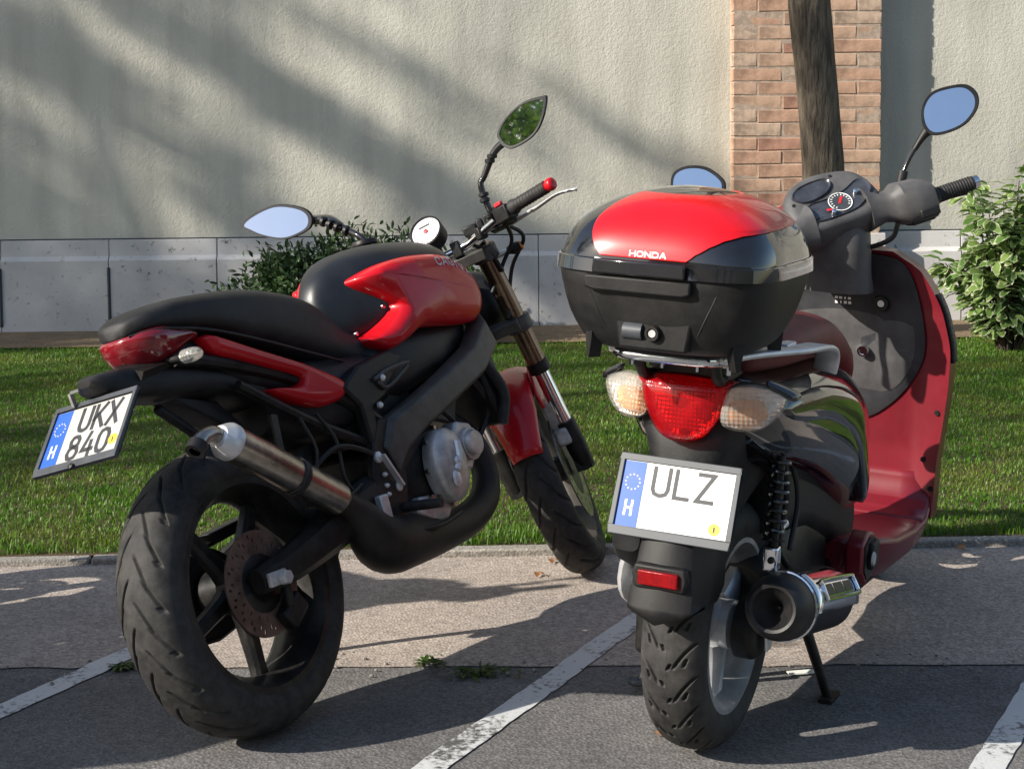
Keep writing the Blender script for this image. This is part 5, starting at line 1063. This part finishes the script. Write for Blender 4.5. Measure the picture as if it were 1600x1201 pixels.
def leaves(P, D, N, ln, wd, name, m, parent, bend=.25, six=True, uvs=True):
    """leaf blades: P base points, D directions, N normals; each a folded, curved blade of 4 quads-as-tris"""
    n = len(P); D = D/np.linalg.norm(D, axis=1, keepdims=True); S = np.cross(D, N); S /= np.maximum(np.linalg.norm(S, axis=1, keepdims=True), 1e-6); U = np.cross(S, D)
    ln = np.broadcast_to(np.asarray(ln), (n,))[:, None]; wd = np.broadcast_to(np.asarray(wd), (n,))[:, None]
    q = lambda a, s, u: P+D*ln*a+S*wd*s+U*ln*u
    V = np.stack([q(0, 0, 0), q(.22, .34, .06), q(.25, 0, .02), q(.22, -.34, .06), q(.58, .46, .07-bend*.3), q(.6, 0, .02-bend*.3), q(.58, -.46, .07-bend*.3), q(.85, .2, -.02-bend*.7), q(.85, -.2, -.02-bend*.7), q(1, 0, -bend)], 1).reshape(-1, 3); i = np.arange(n)[:, None]*10
    F = np.concatenate([i+t for t in ([0, 2, 1], [0, 3, 2], [1, 2, 5], [1, 5, 4], [2, 3, 6], [2, 6, 5], [4, 5, 7], [5, 6, 8], [5, 8, 7], [7, 8, 9])])
    uv = np.tile(np.array([(.3, 0), (.8, .2), (0, .2), (.8, .2), (.85, .6), (0, .6), (.85, .6), (.7, .85), (.7, .85), (.6, 1)]), (n, 1))
    return npmesh(name, V, F, m, parent, smooth=False, uv=uv)
def unit(n): v = RNG.normal(size=(n, 3)); return v/np.linalg.norm(v, axis=1, keepdims=True)
# lawn grass
def grass(name, X0, X1, Y0, Y1, n, hmin, hmax, wd):
    x = RNG.uniform(X0, X1, n); t = RNG.uniform(0, 1, n); y = Y0+(Y1-Y0)*t; y = y+.046*x*(1-t)+.02*x*t
    pat = np.array([noise.noise((a*1.1, b*1.1, 0))+.6*noise.noise((a*5, b*5, 4)) for a, b in zip(x, y)])
    h = RNG.uniform(hmin, hmax, n)*(1+.45*pat); a = RNG.uniform(0, 2*np.pi, n); tilt = RNG.uniform(.15, 1.0, n)
    d = np.stack([np.cos(a), np.sin(a), 0*a], 1); s = np.stack([-np.sin(a), np.cos(a), 0*a], 1); up = np.array([0, 0, 1.]); P = np.stack([x, y, 0*x+.02], 1); h = h[:, None]; tilt = tilt[:, None]; wd = wd*RNG.uniform(.7, 1.3, n)[:, None]
    m1 = P+up*h*.55+d*h*tilt*.25; m2 = P+up*h*(1-.25*tilt)+d*h*tilt*.75
    V = np.stack([P-s*wd/2, P+s*wd/2, m1-s*wd*.42, m1+s*wd*.42, m2], 1).reshape(-1, 3); i = np.arange(n)[:, None]*5
    F = np.concatenate([i+[0, 1, 3], i+[0, 3, 2], i+[2, 3, 4]])
    o = npmesh(name, V, F, 'grass_blade', None, smooth=False); tag(o, 'short mown green grass covering the lawn', 'grass', None, 'stuff'); return o
# near strip gets longer unmown blades; all one object of blades
def grass_all():
    me = []
    a = grass('grass', -3.2, 4.2, 5.045, 9.28, 380000, .008, .020, .0031)
    b = grass('grass_edge', -3.0, 4.0, 5.045, 5.17, 4500, .016, .042, .0032)
    c = grass('grass_far', -8, 10, 5.05, 9.28, 50000, .012, .026, .007)
    bm = bmesh.new()
    for o in (a, b, c): bm.from_mesh(o.data)
    bm.to_mesh(a.data); bm.free()
    for o in (b, c): bpy.data.objects.remove(o)
grass_all()
# tree in front of the pilaster
tr = empty('tree', 'slim dark grey tree trunk standing in front of the brick pilaster', 'tree', (0, 0, 0))
b = B(); n = 20; rings = []
pts = cr_spline([(1.68, 9.30, -.02, .165), (1.66, 9.30, .15, .130), (1.655, 9.30, .5, .116), (1.66, 9.30, .9, .113), (1.625, 9.3, 1.35, .111), (1.58, 9.30, 1.83, .109), (1.53, 9.3, 2.5, .105), (1.47, 9.25, 3.4, .095), (1.50, 9.15, 4.6, .08)], 8)
for i, p in enumerate(pts):
    r_ = []
    for k in range(n):
        a = 2*math.pi*k/n; rr = p[3]*(1+.10*noise.noise((math.cos(a)*1.6, math.sin(a)*1.6, p[2]*1.3))+.03*noise.noise((math.cos(a)*5, math.sin(a)*5, p[2]*5))); r_.append((p[0]+rr*math.cos(a), p[1]+rr*math.sin(a), p[2]))
    rings.append(r_)
b.loft(rings); b.build('trunk', 'bark', tr, ang=80)
b = B()
for q in ([(1.5, 9.2, 3.0), (2.1, 8.9, 3.9), (2.9, 8.7, 4.6)], [(1.48, 9.2, 3.5), (.9, 9.0, 4.4), (.5, 9.1, 5.2)], [(1.5, 9.15, 4.4), (1.7, 8.8, 5.4), (2.2, 8.9, 6.2)], [(1.5, 9.15, 4.5), (1.2, 9.4, 5.6), (1.0, 9.3, 6.4)]): b.tube(q, [.06, .04, .015], 8, 5)
b.build('limbs', 'bark_limb', tr)
def crown(name, par, clumps, nper, ln, wd, spread, m='tree_leaf'):
    P = np.concatenate([np.array(c)+RNG.normal(size=(nper, 3))*spread*(np.array(c)*0+1) for c in clumps]); D = unit(len(P))+[0, 0, -.3]; return leaves(P, D, unit(len(P)), RNG.uniform(ln*.7, ln*1.3, len(P)), RNG.uniform(wd*.7, wd*1.3, len(P)), name, m, par)
cl = [(1.6+RNG.normal()*.9, 8.6+RNG.normal()*.4, 6.3+abs(RNG.normal())*.7) for _ in range(60)]
crown('crown', tr, cl, 60, .13, .07, .22)
# street tree out of frame to the left: its crown shades wall and lawn
def shade_tree(base, hgt, targets, label, r0=.16):
    t = empty('street_tree', label, 'tree')
    C = np.array(targets); top = C.mean(0); b = B()
    b.tube([(base[0], base[1], -.05), (base[0]+.05, base[1], hgt*.35), (top[0]*.3+base[0]*.7, top[1]*.3+base[1]*.7, top[2]*.7), tuple(top+[0, 0, .6])], [r0*1.3, r0, r0*.75, r0*.25], 12, 6); b.build('trunk', 'bark', t)
    b = B(); fork = Vector((base[0]+(top[0]-base[0])*.25, base[1]+(top[1]-base[1])*.25, top[2]*.62))
    for c in C[:560:12]: c = Vector(c); mid = fork.lerp(c, .5)+Vector((0, 0, .35)); b.tube([fork, mid, c], [.045, .022, .006], 6, 4)
    b.build('limbs', 'bark_limb', t)
    return t
def sunproj(X, Y, Z, t): return (X+TOSUN.x*t, Y+TOSUN.y*t, Z+TOSUN.z*t)
T1 = []
GAPS = ((.31, .16), (.83, .14), (-.71, .13), (-.40, .12), (1.36, .15), (1.70, .13), (-1.2, .12))
while len(T1) < 600:
    X, Z = RNG.uniform(-5.6, 1.0), RNG.uniform(-.2, 4.2); q = .62*X+Z
    if any(abs(q-g) < w_ for g, w_ in GAPS) and RNG.uniform() < .97: continue
    if q > 1.75 and RNG.uniform() < .88: continue
    t_ = RNG.uniform(14, 18)
    for k in range(RNG.integers(3, 7)):     # clumps strung along the streak slope to cast long shadows on the wall
        T1.append(sunproj(X+k*.21, 9.95, Z-k*.13+RNG.normal()*.015, t_+RNG.normal()*.15))
for _ in range(22): T1.append(sunproj(RNG.uniform(1.45, 1.85), 9.25, RNG.uniform(.7, 2.0), RNG.uniform(14, 17)))  # extra leaf clumps added to shade the trunk by the pilaster
t1 = shade_tree((-13.4, 4.2), 7, T1, 'broad leafy street tree out of view to the left of the lawn')
crown('crown', t1, T1, 25, .085, .045, .075)
T2 = []
for _ in range(120): T2.append(sunproj(RNG.uniform(-3.2, 3.8), RNG.uniform(5.75, 9.3), .03, RNG.uniform(11, 14)))
t2 = shade_tree((-10.2, 3.2), 6, T2, 'smaller leafy tree beside the parking bays out of view to the left')
crown('crown', t2, T2, 34, .10, .055, .19)
# dark evergreen bush behind the motorcycle
bu = empty('evergreen_bush', 'low dark evergreen bush against the plinth behind the motorcycle tank', 'bush', (-.82, 9.35, 0))
tips = []; b = B()
for k in range(190):
    a = RNG.uniform(0, 2*np.pi); q = math.sqrt(RNG.uniform(0, 1)); ex, ey = .80*q*math.cos(a), .34*q*math.sin(a); top = (.62-.30*(ex/.82)**2*1.0)*RNG.uniform(.55, 1.03)*(1-.3*q*q)
    s0 = (ex*.25, ey*.3, .02); md = (ex*.7, ey*.7, top*.55); e_ = (ex, ey, top); b.tube([s0, md, e_], [.007, .005, .002], 5, 3); tips.append((s0, md, e_))
b.build('branches', 'twig', bu)
P, D = [], []
for s0, md, e_ in tips:
    for _ in range(150):
        t = RNG.uniform(.25, 1.02)**.7; p = np.array(s0)*(1-t)**2+2*t*(1-t)*np.array(md)+t*t*np.array(e_); P.append(p+RNG.normal(size=3)*(.035+.015*t)); D.append((np.array(e_)-md)*1.2+RNG.normal(size=3)*.25+[0, 0, .05])
leaves(np.array(P), np.array(D), unit(len(P))+[0, -.3, .8], RNG.uniform(.025, .06, len(P)), RNG.uniform(.012, .022, len(P)), 'foliage', 'yew_leaf', bu)
# variegated shrub on the right
sh = empty('variegated_shrub', 'leafy shrub with white-edged green leaves right of the scooter', 'shrub', (2.52, 8.85, 0))
b = B(); P, D, Nn = [], [], []
for k in range(32):
    a = RNG.uniform(0, 2*np.pi); q = RNG.uniform(.15, 1); ex, ey = .52*q*math.cos(a)+.08, .30*q*math.sin(a); hh = RNG.uniform(.55, 1.18)*(1.0-.30*q)+(.06 if ex > 0 else -.05)
    pts = cr_spline([(ex*.08, ey*.1, 0), (ex*.35, ey*.4, hh*.4), (ex*.75, ey*.8, hh*.8), (ex, ey, hh)], 8); b.tube([tuple(p) for p in pts], list(np.linspace(.008, .0022, len(pts))), 6, 0)
    for i in range(5, len(pts)):
        for s in range(3):
            ang = RNG.uniform(0, 2*np.pi); d = np.array((math.cos(ang), math.sin(ang), RNG.uniform(-.45, .5))); P.append(np.array(pts[i])+d*.018+RNG.normal(size=3)*.012); D.append(d); Nn.append(np.array((0, 0, 1.))+RNG.normal(size=3)*.35)
b.build('stems', 'twig', sh)
leaves(np.array(P), np.array(D), np.array(Nn), RNG.uniform(.07, .125, len(P)), RNG.uniform(.034, .060, len(P)), 'foliage', 'dogwood_leaf', sh)
# weeds in the pavement joints
def weed(x, y, n, r, lab):
    o = empty('weed', lab, 'plant', (x, y, .004), group='weeds in the pavement joints'); a = RNG.uniform(0, 2*np.pi, n); d = np.stack([np.cos(a), np.sin(a), RNG.uniform(.1, .7, n)], 1)
    P = np.stack([RNG.normal(size=n)*r*.9, RNG.normal(size=n)*r*.35, np.full(n, .001)], 1); leaves(P, d, np.tile([0, 0, 1.], (n, 1))+RNG.normal(size=(n, 3))*.2, RNG.uniform(.015, .04, n), RNG.uniform(.006, .013, n), 'leaves', 'weed_leaf', o); return o
weed(-.09, 3.95, 80, .05, 'flat green weed in the pavement seam between the two vehicles')
weed(-.92, 4.01, 40, .018, 'tiny green tuft beside the white line left of the motorcycle')
weed(-.20, 4.02, 30, .02, 'sparse green sprig on the seam just left of the larger weed')
# fallen leaves
k = 0
for px, py, lab in ((.10, 4.92, 'brown dry leaf on sunlit pavement left of the motorcycle front wheel'), (.17, 4.96, 'orange dry leaf by the kerb left of the motorcycle front wheel'), (.06, 4.78, 'small tan dry leaf in the middle of the sunlit pavement'), (-.86, 3.93, 'orange leaf scrap beside the broken white line'), (.30, 3.52, 'tiny orange leaf at the foot of the scooter rear tyre'), (1.32, 5.02, 'pair of dry leaves lying against the kerb right of the scooter')):
    o = empty('fallen_leaf', lab, 'leaf', (px, py, .012), RNG.uniform(0, 6), group='dry leaves on the pavement'); leaves(np.array([[0, 0, 0.], [.006, .004, .001]]), np.array([[1., 0, .1], [.6, .8, .12]]), np.array([[0, .2, 1.], [0, 0, 1.]]), [.032, .024], [.018, .013], 'blade', 'dry_leaf', o)
lt = B().box((.66, 3.93, .007), (.07, .022, .003), Matrix.Rotation(.2, 3, 'Z')).build('paper_scrap', 'litter', None); tag(lt, 'white scrap of paper on the ground behind the scooter rear wheel', 'litter')
# pebbles and grit along the seam
b = B()
for _ in range(120):
    x = RNG.uniform(-1.6, 1.6); y = 4.0+RNG.normal()*.05-.015*x; r = RNG.uniform(.002, .006); b.ell((x, y, r*.6+.002), (r, r*RNG.uniform(.6, 1), r*.7), 6, 4)
tag(b.build('grit', 'kerb_concrete', None), 'loose grit scattered along the pavement seam', 'grit', None, 'stuff')
# ------------------------------------------------------------ scooter copy added out of frame to cast the left-edge ground shadows
s2 = copy_tree(sk); s2.location = (-2.40, 3.15, .004); s2['label'] = 'scooter copy added out of view beyond the left white line to cast shadows'
